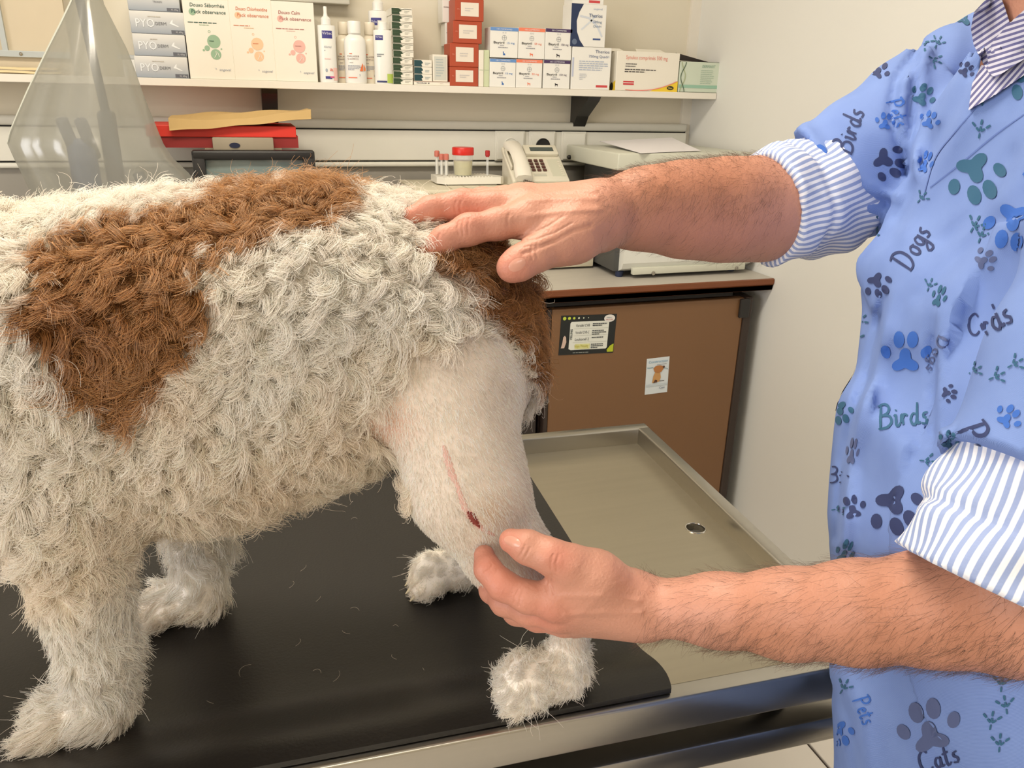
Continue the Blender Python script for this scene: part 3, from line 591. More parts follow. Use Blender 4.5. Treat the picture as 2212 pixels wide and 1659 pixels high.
# left end of the shelf: a wooden frame with a metal rail, envelopes
xa, xb = -.72, at_y(150, 120, SY+.04)[0]
fr = tag(empty('display_panel', (xa, SY+.1, SZ)), 'beige panel with a screwed metal rail behind the plastic cover', 'panel')
zr0, zr1 = at_y(30, 123, SY+.05)[2], at_y(30, 109, SY+.05)[2]
B().box2(xa, xb, SY+.06, SY+.075, SZ+.0005, SZ+.33).done('board', mat('beige_board', srgb(206, 192, 166), .6, noise=.03), fr)
B().box2(xa, xb, SY+.048, SY+.06, zr0, zr1, bev=.001).done('rail', mat('grey_rail', srgb(186, 192, 192), .35, .3), fr)
xp = at_y(6, 50, SY+.05)[0]; B().box2(xp-.012, xp, SY+.05, SY+.06, zr1, SZ+.33).done('upright', mat('grey_rail', (0, 0, 0)), fr)
xs = at_y(45, 115, SY+.048)[0]; B().lathe((0, 0, 0), [(.004, 0), (.004, .002), (.002, .004), (0, .0042)], 12, Matrix.Translation((xs, SY+.048, (zr0+zr1)/2)) @ Matrix.Rotation(math.radians(90), 4, 'X')).done('screw', M_STEELB, fr, True)
zt = at_y(30, 140, SY+.02)[2]
for k, (dx, h0) in enumerate(((0, 0), (.015, .008))):
    z0 = SZ+.0006+k*.0085
    vs = []; N = 10
    for i in range(N+1):
        x = -.74+dx+(xb+.0+.74-.02-dx*1.4)*i/N; wv = .0015*math.sin(i*1.3+k*2)
        for y, dz in ((SY+.008+k*.004, wv), (SY+.044, .001)): vs.append((x, y, z0+.0018+dz*.6))
    vs2 = [(v[0], v[1], v[2]+.005) for v in vs]; fs = []
    for i in range(N): a = 2*i; fs += [(a, a+1, a+3, a+2), (22+a, 22+a+2, 22+a+3, 22+a+1), (a, a+2, 22+a+2, 22+a), (a+1, 22+a+1, 22+a+3, a+3)]
    fs += [(0, 22, 23, 1), (20, 21, 43, 42)]
    o = meshobj('envelope', vs+vs2, fs, mat('cream_paper', srgb(228, 208, 164), .7, noise=.04), smooth=False); tag(o, 'padded cream envelope lying at the end of the shelf, %s' % ('underneath', 'on top')[k], 'envelope')
# grey wall cupboard bottom above the shelf
wz = at_y(700, 7, YB-.05)[2]; x0, x1 = at_y(560, 5, YB-.05)[0], at_y(756, 6, YB-.05)[0]
pc = tag(B().box2(x0, x1, YB-.05, YB-.002, wz, wz+.35, bev=.003).done('wall_cabinet', mat('grey_paint', srgb(196, 192, 180), .5)), 'shallow grey wall cabinet fixed above the shelf', 'cabinet')
# ================================================================== THINGS ON THE COUNTER
# laser printer
PZ = 1.15
pr = tag(empty('printer', (.77, 2.30, CT)), 'beige desktop printer under the telephone and the tube rack', 'printer')
x0p, x1p, y0p, y1p = at_z(935, 425, PZ)[0]-.01, .966, 2.15, 2.455
B().box2(x0p, x1p, y0p+.012, y1p, CT+.045, PZ-.012, bev=.008, seg=3).done('body', M_BEIGE, pr, True)
B().box2(x0p-.004, x1p+.004, y0p, y1p, CT+.006, CT+.045, bev=.004).done('base', M_BEIGE, pr, True)
B().box2(x0p+.02, x1p-.02, y0p+.03, y1p-.03, CT, CT+.007).done('feet', M_BLACKP, pr)
B().box2(x0p-.003, x1p+.003, y0p+.02, y1p-.002, PZ-.012, PZ, bev=.004).done('top_cover', M_BEIGE, pr, True)
for k in range(3): B().box2(x0p+.10+.05*k, x0p+.104+.05*k, y0p+.03, y0p+.12, PZ-.0005, PZ+.0008).done('groove', mat('beige_dark', srgb(190, 180, 154), .5), pr)
B().box2(x1p-.11, x1p-.03, y0p+.008, y0p+.013, CT+.06, CT+.11, bev=.004).done('tray_flap', mat('taupe_plastic', srgb(176, 166, 150), .5), pr)

# tube rack
M_WPL = mat('white_plastic', srgb(234, 230, 218), .35, noise=.01)
M_CLEAR = mat('clear_plastic', (.92, .95, .95), .08, alpha=.28)
ry = at_z(1020, 401, PZ)[1]; rx0, rx1 = at_z(962, 402, PZ)[0], at_z(1084, 398, PZ)[0]; rh = .024
rk = tag(empty('tube_rack', ((rx0+rx1)/2, ry+.05, PZ)), 'white ridged tube rack standing on the printer', 'rack')
B().poly([(rx0, ry, PZ+.004), (rx1-.012, ry, PZ+.004), (rx1, ry+.012, PZ+.004), (rx1, ry+.05, PZ+.004), (rx1-.035, ry+.11, PZ+.004), (rx0-.018, ry+.11, PZ+.004), (rx0-.018, ry+.03, PZ+.004)], (0, 0, rh-.004)).done('block', M_WPL, rk)
B().box2(rx0+.012, rx1-.02, ry+.012, ry+.1, PZ, PZ+.005).done('foot', M_WPL, rk)
for k in range(15):
    xx = rx0+.008+k*.0096; B().box2(xx, xx+.004, ry+.006, ry+.098 if xx < rx1-.04 else ry+.055, PZ+rh-.0002, PZ+rh+.0022).done('ridge', M_WPL, rk)
for px, lab in ((944, 'leftmost and tallest'), (954, 'middle one'), (964, 'nearest the jar')):
    yy = ry+.075-(px-944)*.0018; xx = at_y(px, 350, yy)[0]; zt = at_y(px, 326 if px == 944 else 333, yy)[2]
    t = tag(empty('sample_tube', (xx, yy, PZ+rh)), 'clear sample tube with a pale red cap in the rack, %s' % lab.replace('leftmost and tallest', 'tallest of three'), 'tube', 'capped sample tubes')
    B().lathe((xx, yy, PZ+rh+.0024), [(0, 0), (.0055, .001), (.006, .004), (.006, zt-PZ-rh-.017)], 14).done('tube', M_CLEAR, t, True)
    B().lathe((xx, yy, PZ+rh+.0027), [(0, 0), (.003, 0), (.003, .055), (0, .055)], 10).done('sleeve', M_WPL, t, True)
    B().lathe((xx, yy, zt-.016), [(0, 0), (.0075, 0), (.0082, .004), (.0078, .015), (.006, .017), (0, .017)], 16).done('cap', mat('pale_red_cap', srgb(206, 120, 104), .4), t, True)
yy = ry+.04; xx = at_y(1000, 345, yy)[0]; zt = at_y(1000, 318, yy)[2]; zb = PZ+rh+.0024; Rj = (at_y(1023, 330, yy)[0]-at_y(977, 330, yy)[0])/2
t = tag(empty('sample_jar', (xx, yy, zb)), 'clear sample jar with a red screw lid standing on the rack', 'jar')
B().lathe((xx, yy, zb), [(0, 0), (Rj*.80, 0), (Rj*.84, .003), (Rj*.93, zt-zb-.022), (Rj*.93, zt-zb-.012)], 28).done('jar', M_CLEAR, t, True)
B().lathe((xx, yy, zb), [(0, .001), (Rj*.78, .0012), (Rj*.84, (zt-zb)*.52), (0, (zt-zb)*.54)], 24).done('contents', mat('yellow_sample', srgb(206, 196, 130), .5, alpha=.8, noise=.2, nscale=60), t, True)
B().lathe((xx, yy, zt-.0215), [(0, 0), (Rj*.98, 0), (Rj, .002), (Rj, .019), (Rj*.95, .0215), (0, .0215)], 36).done('lid', mat('red_plastic', srgb(214, 44, 34), .35), t, True)
yy = ry+.03; xx = at_y(1053, 345, yy)[0]; zt = at_y(1053, 325, yy)[2]
t = tag(empty('sample_tube', (xx, yy, zb)), 'single thin tube with a bright red cap apart from the others', 'tube')
B().lathe((xx, yy, zb), [(0, 0), (.0035, .001), (.004, .004), (.004, zt-zb-.017)], 12).done('tube', M_CLEAR, t, True)
B().lathe((xx, yy, zt-.0185), [(0, 0), (.0055, 0), (.0055, .002), (.0072, .004), (.0072, .017), (.006, .0185), (0, .0185)], 14).done('cap', mat('deep_red_cap', srgb(176, 40, 38), .4), t, True)

# telephone, its top sloping towards the room
ph = tag(empty('telephone', (.83, 2.33, PZ)), 'cream desk telephone with brown buttons on the printer', 'telephone')
M_PHONE = mat('phone_cream', srgb(222, 216, 198), .4, noise=.01)
fx0, fy, fz = at_z(1116, 404, PZ)[0], at_z(1150, 404, PZ)[1], PZ
wid = .165; dep = .17; sl = math.radians(31)
PM = Matrix.Translation((fx0, fy, fz+.015)) @ Matrix.Rotation(math.radians(-2), 4, 'Z') @ Matrix.Rotation(sl, 4, 'X')      # local: x right, y up the slope, z off the face
def pbox(x0, x1, y0, y1, z0, z1, name, m, bev=.003, seg=2, par=None): return B().box2(x0, x1, y0, y1, z0, z1, bev=bev, seg=seg, M=PM).done(name, m, par or ph, True)
pbox(-.012, wid, 0, dep, -.012, .004, 'body', M_PHONE, .005, 3)
hb = dep*math.sin(sl); hd = dep*math.cos(sl)
B().poly([(fx0-.005, fy+.006, fz+.0005), (fx0-.005, fy+hd-.01, fz+.0005), (fx0-.005, fy+hd-.012, fz+hb-.004)], (wid-.01, 0, 0)).done('wedge', M_PHONE, ph)
pbox(.052, wid-.006, dep-.052, dep-.006, .003, .016, 'display_housing', M_PHONE, .004, 3)
pbox(.070, wid-.020, dep-.040, dep-.020, .0155, .0165, 'display', mat('lcd', srgb(84, 92, 88), .15), .0005, 1)
pbox(.098+.018, wid-.006, .02, .105, .0035, .0046, 'memo_panel', mat('memo', srgb(206, 204, 184), .4), .0006, 1)
M_BTN = mat('brown_button', srgb(92, 58, 50), .4)
for r in range(4):
    for c in range(3): pbox(.056+c*.0175, .068+c*.0175, .044+r*.0155, .054+r*.0155, .004, .0085, 'button', M_BTN, .0015, 2)
for r in range(8): pbox(wid-.018, wid-.010, .026+r*.009, .031+r*.009, .0044, .0062, 'speed_button', M_PHONE, .0006, 1)
for k in range(2): pbox(.058, .098, .022+k*.008, .025+k*.008, .0042, .0046, 'legend', pm(170, 172, 160), .0001, 1)
hs = B(); pts = []
for i in range(11): 
    u = i/10; pts.append((.018, -.004+u*(dep+.0), .020+.016*math.sin(u*math.pi)))
for a, b in zip(pts[:-1], pts[1:]):
    pass
vs = []; prof = [(-.024, 0), (-.026, .010), (-.020, .019), (0, .022), (.020, .019), (.026, .010), (.024, 0)]
for i, q in enumerate(pts):
    u = i/10; wv = 1.0 if (u < .3 or u > .72) else .88; lo = 0.0 if (u < .28 or u > .75) else .006
    for (dx, dz) in prof: vs.append(PM @ Vector((q[0]+dx*wv, q[1], q[2]-.014+max(dz, lo))))
k = len(prof); fs = [tuple(range(k))[::-1], tuple(range(10*k, 11*k))]
for i in range(10):
    for j in range(k): fs.append((i*k+j, i*k+(j+1) % k, (i+1)*k+(j+1) % k, (i+1)*k+j))
o = meshobj('handset', vs, fs, mat('handset_cream', srgb(232, 226, 212), .35), ph, smooth=True); o.data.set_sharp_from_angle(angle=math.radians(50))
pbox(-.010, -.004, .05, .14, .004, .018, 'cradle', M_PHONE)
cp = []
for i in range(90):
    a = i*.75; u = i/89; cp.append(PM @ Vector((.018+.03*math.sin(u*2.2)+.0045*math.cos(a), -.006-.024*u, .008-.004*u+.0045*math.sin(a))))
B().tube(cp, .0012, 5).done('cord', mat('brown_cord', srgb(86, 70, 62), .5), ph, True)

# weighing machine by the wall: lower housing, rear column, upper plate
M_SCALE = mat('scale_cream', srgb(206, 206, 190), .4, noise=.03)
M_SCALEW = mat('scale_white', srgb(222, 222, 214), .35, noise=.02)
M_SDARK = mat('scale_dark', srgb(74, 74, 72), .45, noise=.05)
sc = tag(empty('weighing_scale', (1.2, 2.2, CT)), 'cream laboratory scale with a flat top plate beside the wall', 'scale')
B().box2(.975, 1.425, 2.02, 2.38, CT+.016, CT+.105, bev=.006).done('housing', M_SDARK, sc, True)
prf = [(2.022, CT+.018), (2.000, CT+.028), (1.992, CT+.045), (1.992, CT+.098), (2.000, CT+.106), (2.07, CT+.112)]
B().poly([(.992, y, z) for y, z in prf], (.433, 0, 0)).done('front_cover', M_SCALEW, sc)
B().box2(1.022, 1.40, 1.985, 2.0, CT+.012, CT+.032, bev=.002).done('front_strip', M_SCALE, sc, True)
for px, py in ((1411, 590), (1591, 579)):
    P = at_y(px, py, 1.985); B().lathe((0, 0, 0), [(.006, 0), (.006, .002), (.0035, .0022), (.003, .001), (0, .001)], 14, Matrix.Translation((P[0], 1.985, P[2])) @ Matrix.Rotation(math.radians(90), 4, 'X')).done('screw', M_STEELB, sc, True)
for x in (1.0, 1.38):
    for y in (2.03, 2.34): B().lathe((x, y, CT), [(0, 0), (.011, 0), (.013, .017), (0, .017)], 14).done('foot', mat('blue_rubber', srgb(30, 40, 70), .5), sc, True)
B().box2(1.02, 1.40, 2.16, 2.38, CT+.10, 1.215, bev=.004).done('column', M_SDARK, sc, True)
B().box2(.972, 1.432, 2.03, 2.42, 1.212, 1.2585, bev=.004, seg=3).done('top_plate', M_SCALE, sc, True)
B().lathe((0, 0, 0), [(.007, 0), (.007, .006), (.004, .01), (0, .01)], 12, Matrix.Translation((.972, 2.385, 1.222)) @ Matrix.Rotation(math.radians(-90), 4, 'Y')).done('knob', M_BLACKP, sc, True)
# sheet of paper on it, its corners curling
PP = [at_y(1295, 305, 2.37), at_y(1451, 297, 2.37), at_z(1515, 326, 1.2600), at_z(1384, 331, 1.2600)]
vs = []; N = 12
for j in range(N+1):
    for i in range(N+1):
        u, v = i/N, j/N
        P = (PP[0]*(1-u)+PP[1]*u)*(1-v)+(PP[3]*(1-u)+PP[2]*u)*v
        lift = .004*max(0, v-.8)*u
        vs.append(P+np.array([0, 0, lift]))
fs = [(j*(N+1)+i, j*(N+1)+i+1, (j+1)*(N+1)+i+1, (j+1)*(N+1)+i) for j in range(N) for i in range(N)]
nv = len(vs); vs += [v-np.array([0, 0, .0006]) for v in vs]; fs += [tuple(nv+k for k in f[::-1]) for f in fs]
o = meshobj('paper_sheet', vs, fs, mat('paper', srgb(240, 236, 238), .7), smooth=True); tag(o, 'white sheet of paper curling on the scale plate', 'paper')

# small CRT monitor
MY = 2.12
mx0, mx1 = at_y(415, 350, MY)[0], at_y(681, 350, MY)[0]; mz1 = at_y(548, 325, MY)[2]; mz0 = mz1-.26
mo = tag(empty('monitor', ((mx0+mx1)/2, MY+.1, CT)), 'small old monitor with a thick black bezel and grey screen', 'monitor')
bw = .030
for (a, b, c, d) in ((mx0, mx1, mz1-.026, mz1), (mx0, mx1, mz0, mz0+.04), (mx0, mx0+bw, mz0, mz1), (mx1-bw, mx1, mz0, mz1)): pass
bm_ = B()
bm_.box2(mx0, mx1, MY, MY+.03, mz1-.024, mz1, bev=.006, seg=3).box2(mx0, mx1, MY, MY+.03, mz0, mz0+.04, bev=.006).box2(mx0, mx0+bw, MY+.0005, MY+.03, mz0+.01, mz1-.008, bev=.004).box2(mx1-bw, mx1, MY+.0005, MY+.03, mz0+.01, mz1-.008, bev=.004)
bm_.done('bezel', M_BLACKP, mo, True)
vs = []; N = 10
for j in range(N+1):
    for i in range(N+1):
        u, v = i/N*2-1, j/N*2-1; vs.append(((mx0+mx1)/2+u*(mx1-mx0-2*bw+.006)/2, MY+.022-.008*(1-(u*u+v*v)/2), (mz0+.04+mz1-.024)/2+v*(mz1-mz0-.064+.006)/2))
meshobj('screen', vs, [(j*(N+1)+i, j*(N+1)+i+1, (j+1)*(N+1)+i+1, (j+1)*(N+1)+i) for j in range(N) for i in range(N)], mat('crt_glass', srgb(122, 136, 134), .06, coat=.5), mo, smooth=True)
B().box2(mx0+.02, mx1-.02, MY+.03, MY+.28, mz0+.02, mz1-.02, bev=.02, seg=3).done('housing', mat('grey_beige_plastic', srgb(150, 138, 118), .5), mo, True)
hx0, hx1 = at_y(459, 310, MY+.035)[0], at_y(591, 310, MY+.035)[0]; hz = at_y(525, 297, MY+.035)[2]
hz2 = at_y(500, 319, MY+.06)[2]
B().box2(hx0, hx1, MY+.031, MY+.05, mz1-.03, hz, bev=.003).done('vent_block', mat('grey_beige_plastic', (0, 0, 0)), mo, True)
P = at_y(507, 314, MY+.0305); B().lathe((0, 0, 0), [(.013, 0), (.013, .002), (0, .002)], 18, Matrix.Translation((P[0], MY+.031, P[2])) @ Matrix.Rotation(math.radians(90), 4, 'X') @ Matrix.Diagonal((1, .5, 1, 1))).done('badge', mat('navy_badge', srgb(30, 34, 60), .4), mo)
B().box2((mx0+mx1)/2-.05, (mx0+mx1)/2+.05, MY+.06, MY+.2, CT+.02, mz0+.03).box2((mx0+mx1)/2-.11, (mx0+mx1)/2+.11, MY+.02, MY+.25, CT+.0005, CT+.022, bev=.004).done('stand', mat('grey_beige_plastic', (0, 0, 0)), mo, True)
B().box2(hx0-.02, hx1+.02, MY+.052, MY+.26, mz1-.03, hz2-.0004).done('support', mat('grey_beige_plastic', (0, 0, 0)), mo)
# red archive box lying on the monitor
RY = MY+.056
rb0, rb1 = at_y(345, 295, RY)[0]-.03, at_y(640, 295, RY)[0]; zl1, zl0 = at_y(600, 273, RY-.004)[2], at_y(600, 297, RY-.004)[2]
rb = tag(empty('red_box', ((rb0+rb1)/2, RY+.1, hz2)), 'flat red cardboard box lying on top of the monitor', 'box')
B().box2(rb0, rb1, RY-.004, RY+.235, zl0, zl1, bev=.0015).done('lid', mat('red_card', srgb(214, 52, 38), .5, noise=.04), rb)
B().box2(rb0+.006, rb1+.004, RY, RY+.23, hz2, zl0+.004).done('tray', mat('dark_red_card', srgb(140, 36, 34), .55, noise=.05), rb)
# kraft envelope on the red box
vs = []; N = 24; ex0, ex1 = at_y(364, 265, RY-.02)[0], at_y(671, 245, RY-.02)[0]
for j, (yy, drop, th) in enumerate(((RY-.022, 0, .003), (RY-.016, .0, .016), (RY+.03, .0, .020), (RY+.10, 0, .020), (RY+.17, 0, .006))):
    for i in range(N+1):
        u = i/N; x = ex0+(ex1-ex0)*u+(.004 if j in (1, 2) else 0)*math.sin(u*9)
        zlo = zl1+.001+.020*u**1.6+.0012*math.sin(u*17+j)
        if j < 2: zlo -= .013*(1-u)**1.2 if j == 0 else .006*(1-u)
        vs.append((x, yy, zlo)); vs.append((x, yy+.002, zlo+th*(1+.25*math.sin(u*6+j*2)+.9*max(0, u-.85))+.001))
fs = []; row = 2*(N+1)
for j in range(4):
    for i in range(N):
        a = j*row+2*i; fs += [(a, a+2, a+row+2, a+row), (a+1, a+row+1, a+row+3, a+3)]
for i in range(N): fs += [(2*i, 2*i+1, 2*i+3, 2*i+2), (4*row+2*i, 4*row+2*i+2, 4*row+2*i+3, 4*row+2*i+1)]
for j in range(4): a = j*row; fs += [(a, a+row, a+row+1, a+1)]; a = j*row+2*N; fs += [(a, a+1, a+row+1, a+row)]
o = meshobj('kraft_envelope', vs, fs, mat('kraft_paper', srgb(186, 154, 98), .7, noise=.08, nscale=12, bump=.2, bscale=40)); tag(o, 'creased brown kraft envelope lying on the red box', 'envelope')

# microscope under a translucent plastic dust cover
DYc = 2.0
ms = tag(empty('microscope', (-.33, 2.05, CT)), 'dark microscope standing under the plastic dust cover', 'microscope')
mb = mat('microscope_grey', srgb(70, 74, 86), .4)
mx = at_y(180, 300, 2.03)[0]
B().box2(mx-.07, mx+.09, 1.97, 2.16, CT+.0005, CT+.05, bev=.01).done('base', mb, ms, True)
B().box2(mx+.03, mx+.065, 2.05, 2.10, CT+.04, CT+.44, bev=.01).done('arm', mb, ms, True)
B().box2(mx-.05, mx+.05, 1.97, 2.08, CT+.17, CT+.185, bev=.003).done('stage', mb, ms, True)
B().lathe((mx-.005, 2.02, CT+.25), [(0, 0), (.024, 0), (.03, .03), (.03, .11), (.022, .13), (0, .13)], 20).done('head', mat('microscope_blue', srgb(70, 90, 130), .4), ms, True)
for d_ in (-.018, .018): B().tube([(mx+d_, 2.03, CT+.34), (mx+d_-.01, 1.985, CT+.42)], .013, 14).done('eyepiece', mb, ms, True)
B().tube([(mx+.10, 2.06, CT+.30), (mx+.13, 2.03, CT+.20)], .014, 12).done('focus_lever', mb, ms, True)
B().tube([(mx+.05, 2.075, CT+.40), (mx+.03, 2.05, CT+.72)], .010, 12).done('lamp_pole', mb, ms, True)
# dust cover: rows between its left and right outline
rows = [(-62, 158, 205), (-30, 150, 208), (0, 143, 214), (50, 120, 240), (100, 95, 266), (150, 71, 285), (200, 47, 302), (250, 25, 322), (290, 8, 338), (314, 2, 348), (345, 16, 368), (380, 34, 404), (420, 54, 432), (475, 82, 440), (540, 112, 445), (600, 130, 445)]
vs = []; K = 40
for py, xl, xr in rows:
    A, Bp = at_y(xl, py, DYc), at_y(xr, py, DYc); c = (A+Bp)/2; r = (Bp[0]-A[0])/2; tt = (py+62)/662
    for k in range(K):
        th = 2*math.pi*k/K; rip = 1+.0*tt
        fold = tt*(.016*math.sin(5*th+1.0)+.010*math.sin(9*th+2.2+3*tt)+.006*math.sin(14*th+.7))*(abs(math.sin(th))**.7)
        dep = (min(.13, r*.75+.01))
        vs.append((c[0]+r*math.cos(th), DYc+.06-dep*math.sin(th)-fold, max(CT+.003, c[2]+.004*math.sin(3*th)*tt)))
fs = [(j*K+k, j*K+(k+1) % K, (j+1)*K+(k+1) % K, (j+1)*K+k) for j in range(len(rows)-1) for k in range(K)]
fs.append(tuple(range(K)))
m = bpy.data.materials.new('frosted_plastic'); m.use_nodes = True; nt = m.node_tree; nt.nodes.remove(nt.nodes['Principled BSDF'])
g1 = nt.nodes.new('ShaderNodeBsdfTranslucent'); g1.inputs[0].default_value = (.58, .58, .53, 1)
g2 = nt.nodes.new('ShaderNodeBsdfDiffuse'); g2.inputs[0].default_value = (.50, .50, .45, 1)
g3 = nt.nodes.new('ShaderNodeBsdfTransparent'); g3.inputs[0].default_value = (.95, .95, .92, 1)
g4 = nt.nodes.new('ShaderNodeBsdfGlossy'); g4.inputs['Roughness'].default_value = .22
m1 = nt.nodes.new('ShaderNodeMixShader'); m1.inputs[0].default_value = .55; m2 = nt.nodes.new('ShaderNodeMixShader'); m2.inputs[0].default_value = .46; m3 = nt.nodes.new('ShaderNodeMixShader'); m3.inputs[0].default_value = .10
nt.links.new(g1.outputs[0], m1.inputs[1]); nt.links.new(g2.outputs[0], m1.inputs[2]); nt.links.new(m1.outputs[0], m2.inputs[1]); nt.links.new(g3.outputs[0], m2.inputs[2]); nt.links.new(m2.outputs[0], m3.inputs[1]); nt.links.new(g4.outputs[0], m3.inputs[2])
nt.links.new(m3.outputs[0], nt.nodes['Material Output'].inputs[0]); MATS['frosted_plastic'] = m
cv = tag(empty('dust_cover', (at_y(240, 600, DYc)[0], DYc+.06, CT)), 'translucent plastic dust cover draped over the microscope', 'cover')
o = meshobj('sheet', vs, fs, m, cv, smooth=True)
hp = [np.array(vs[j*K+20])+np.array([-.001, -.002, 0]) for j in range(0, 10)]
B().tube(hp, .0028, 6).done('seam', mat('cover_seam', srgb(206, 208, 196), .35), cv, True)
# ================================================================== SOFT BODIES: smooth union of tapered capsules, meshed by surface nets
class Soft:
    def __init__(s): s.P = []; s.post = None; s.bump = None
    def cone(s, a, b, ra, rb, k=.01, flat=None, cut=None):               # flat=(axis, factor): thinner along axis by factor
        s.P.append((np.array(a, float), np.array(b, float), ra, rb, k, None if flat is None else (np.array(flat[0], float)/np.linalg.norm(flat[0]), 1/flat[1]), cut))
        return s
    def chain(s, pts, rad, k=.01, flat=None):
        for i in range(len(pts)-1): s.cone(pts[i], pts[i+1], rad[i], rad[i+1], k, flat)
        return s
    def ball(s, c, r, k=.01, flat=None): return s.cone(c, np.array(c, float)+1e-5, r, r, k, flat)
    def _one(s, pr, X):
        a, b, ra, rb, k, fl, cut = pr
        ab = b-a; t = np.clip(((X-a)@ab)/(ab@ab), 0, 1)
        q = X-a-t[:, None]*ab
        if fl is not None: q = q+(q@fl[0])[:, None]*fl[0]*(fl[1]-1)
        e = np.sqrt((q*q).sum(1))-(ra+(rb-ra)*t)
        return e if cut is None else np.maximum(e, (X-cut[0])@cut[1])
    def raw(s, X, prims):
        d = None
        for pr in prims:
            e = s._one(pr, X)
            if d is None: d = e; continue
            k = pr[4]; h = np.clip(.5+.5*(d-e)/k, 0, 1)
            d = d*(1-h)+e*h-k*h*(1-h)
        if d is None: d = np.full(len(X), 1.0)
        return d
    def __call__(s, X, chunk=20000, final=True):
        out = np.empty(len(X))
        if not hasattr(s, 'bb') or len(s.bb) != len(s.P):
            s.bb = np.array([(*(np.minimum(p[0]-p[2], p[1]-p[3])), *(np.maximum(p[0]+p[2], p[1]+p[3]))) for p in s.P])
        for i in range(0, len(X), chunk):
            Y = X[i:i+chunk]; lo, hi = Y.min(0), Y.max(0)
            gap = np.maximum(np.maximum(s.bb[:, :3]-hi, lo-s.bb[:, 3:]), 0); g = np.sqrt((gap**2).sum(1))
            idx = np.nonzero(g < .06+ (np.linalg.norm(hi-lo) if len(Y) < 3000 else .06))[0]
            if len(idx) == 0: idx = [int(np.argmin(g))]
            out[i:i+chunk] = s.raw(Y, [s.P[j] for j in idx])
        if s.bump is not None and final: out = out+s.bump(X)
        if s.post is not None: out = s.post(X, out)
        return out
    def mesh(s, voxel, pad=.02, newton=2):
        lo = np.min([np.minimum(p[0]-p[2], p[1]-p[3]) for p in s.P], 0)-pad; hi = np.max([np.maximum(p[0]+p[2], p[1]+p[3]) for p in s.P], 0)+pad
        nb = 8; bs = nb*voxel; NB = np.ceil((hi-lo)/bs).astype(int)
        gi = np.stack(np.meshgrid(*[np.arange(n) for n in NB], indexing='ij'), -1).reshape(-1, 3)
        ctr = lo+(gi+.5)*bs
        dc = s(ctr, 4000, final=False)
        act = np.abs(dc) < bs*.9+.012
        D = np.where(dc.reshape(NB) < 0, -1.0, 1.0).astype(np.float32).repeat(nb, 0).repeat(nb, 1).repeat(nb, 2)
        D = np.pad(D, ((0, 1),)*3, mode='edge')
        ga = gi[act]
        l = np.stack(np.meshgrid(*[np.arange(nb+1)]*3, indexing='ij'), -1).reshape(-1, 3)
        idx = (ga[:, None, :]*nb+l[None]).reshape(-1, 3)
        vals = s(lo+idx*voxel, 729*24)
        D[idx[:, 0], idx[:, 1], idx[:, 2]] = vals
        l2 = np.stack(np.meshgrid(*[np.arange(nb)]*3, indexing='ij'), -1).reshape(-1, 3)
        cell = (ga[:, None, :]*nb+l2[None]).reshape(-1, 3)
        cor = np.array([(i, j, k) for i in (0, 1) for j in (0, 1) for k in (0, 1)])
        cv_ = np.stack([D[cell[:, 0]+c[0], cell[:, 1]+c[1], cell[:, 2]+c[2]] for c in cor], 1)
        neg = (cv_ < 0).sum(1); m = (neg > 0) & (neg < 8); cell = cell[m]; cv_ = cv_[m]
        acc = np.zeros((len(cell), 3)); cnt = np.zeros(len(cell))
        for a in range(8):
            for b in range(a+1, 8):
                if np.abs(cor[a]-cor[b]).sum() != 1: continue
                va, vb = cv_[:, a], cv_[:, b]; mm = (va < 0) != (vb < 0)
                t = np.where(mm, va/np.where(mm, va-vb, 1), 0)
                acc[mm] += (cor[a]+(cor[b]-cor[a])*t[:, None])[mm]; cnt[mm] += 1
        V = lo+(cell+acc/cnt[:, None])*voxel
        idm = -np.ones(D.shape, dtype=np.int32); idm[cell[:, 0], cell[:, 1], cell[:, 2]] = np.arange(len(cell))
        F = []
        for ax_ in range(3):
            e = np.zeros(3, int); e[ax_] = 1; u = np.zeros(3, int); v = np.zeros(3, int); u[(ax_+1) % 3] = 1; v[(ax_+2) % 3] = 1
            n0 = cell; n1 = n0+e
            d0 = D[n0[:, 0], n0[:, 1], n0[:, 2]]; d1 = D[n1[:, 0], n1[:, 1], n1[:, 2]]
            mm = ((d0 < 0) != (d1 < 0)) & (n0 > 0).all(1); c = n0[mm]; sg = d0[mm] < 0
            q = np.stack([idm[tuple((c-x).T)] for x in (u+v, v, 0*u, u)], 1)
            ok = (q >= 0).all(1); q = q[ok]; sg = sg[ok]
            q[~sg] = q[~sg][:, ::-1]; F.append(q)
        F = np.concatenate(F)
        for _ in range(newton):
            d = s(V, 6000); h = voxel*.25
            g = np.stack([s(V+np.eye(3)[i]*h, 6000)-d for i in range(3)], 1)/h
            n = (g*g).sum(1); V = V-g*(np.clip(d, -voxel, voxel)/np.maximum(n, .2))[:, None]
        return V, F
    def normal(s, X, h=.002):
        d = s(X); g = np.stack([s(X+np.eye(3)[i]*h)-d for i in range(3)], 1)
        return g/np.maximum(np.linalg.norm(g, axis=1), 1e-9)[:, None]
def npmesh(name, V, F, material, parent=None, smooth=True):
    me = bpy.data.meshes.new(name); me.vertices.add(len(V)); me.vertices.foreach_set('co', V.astype(np.float32).ravel())
    n = F.shape[1]; me.loops.add(len(F)*n); me.loops.foreach_set('vertex_index', F.astype(np.int32).ravel())
    me.polygons.add(len(F)); me.polygons.foreach_set('loop_start', np.arange(0, len(F)*n, n, dtype=np.int32))
    me.update(calc_edges=True); me.validate()
    return link(name, me, material, parent, smooth)
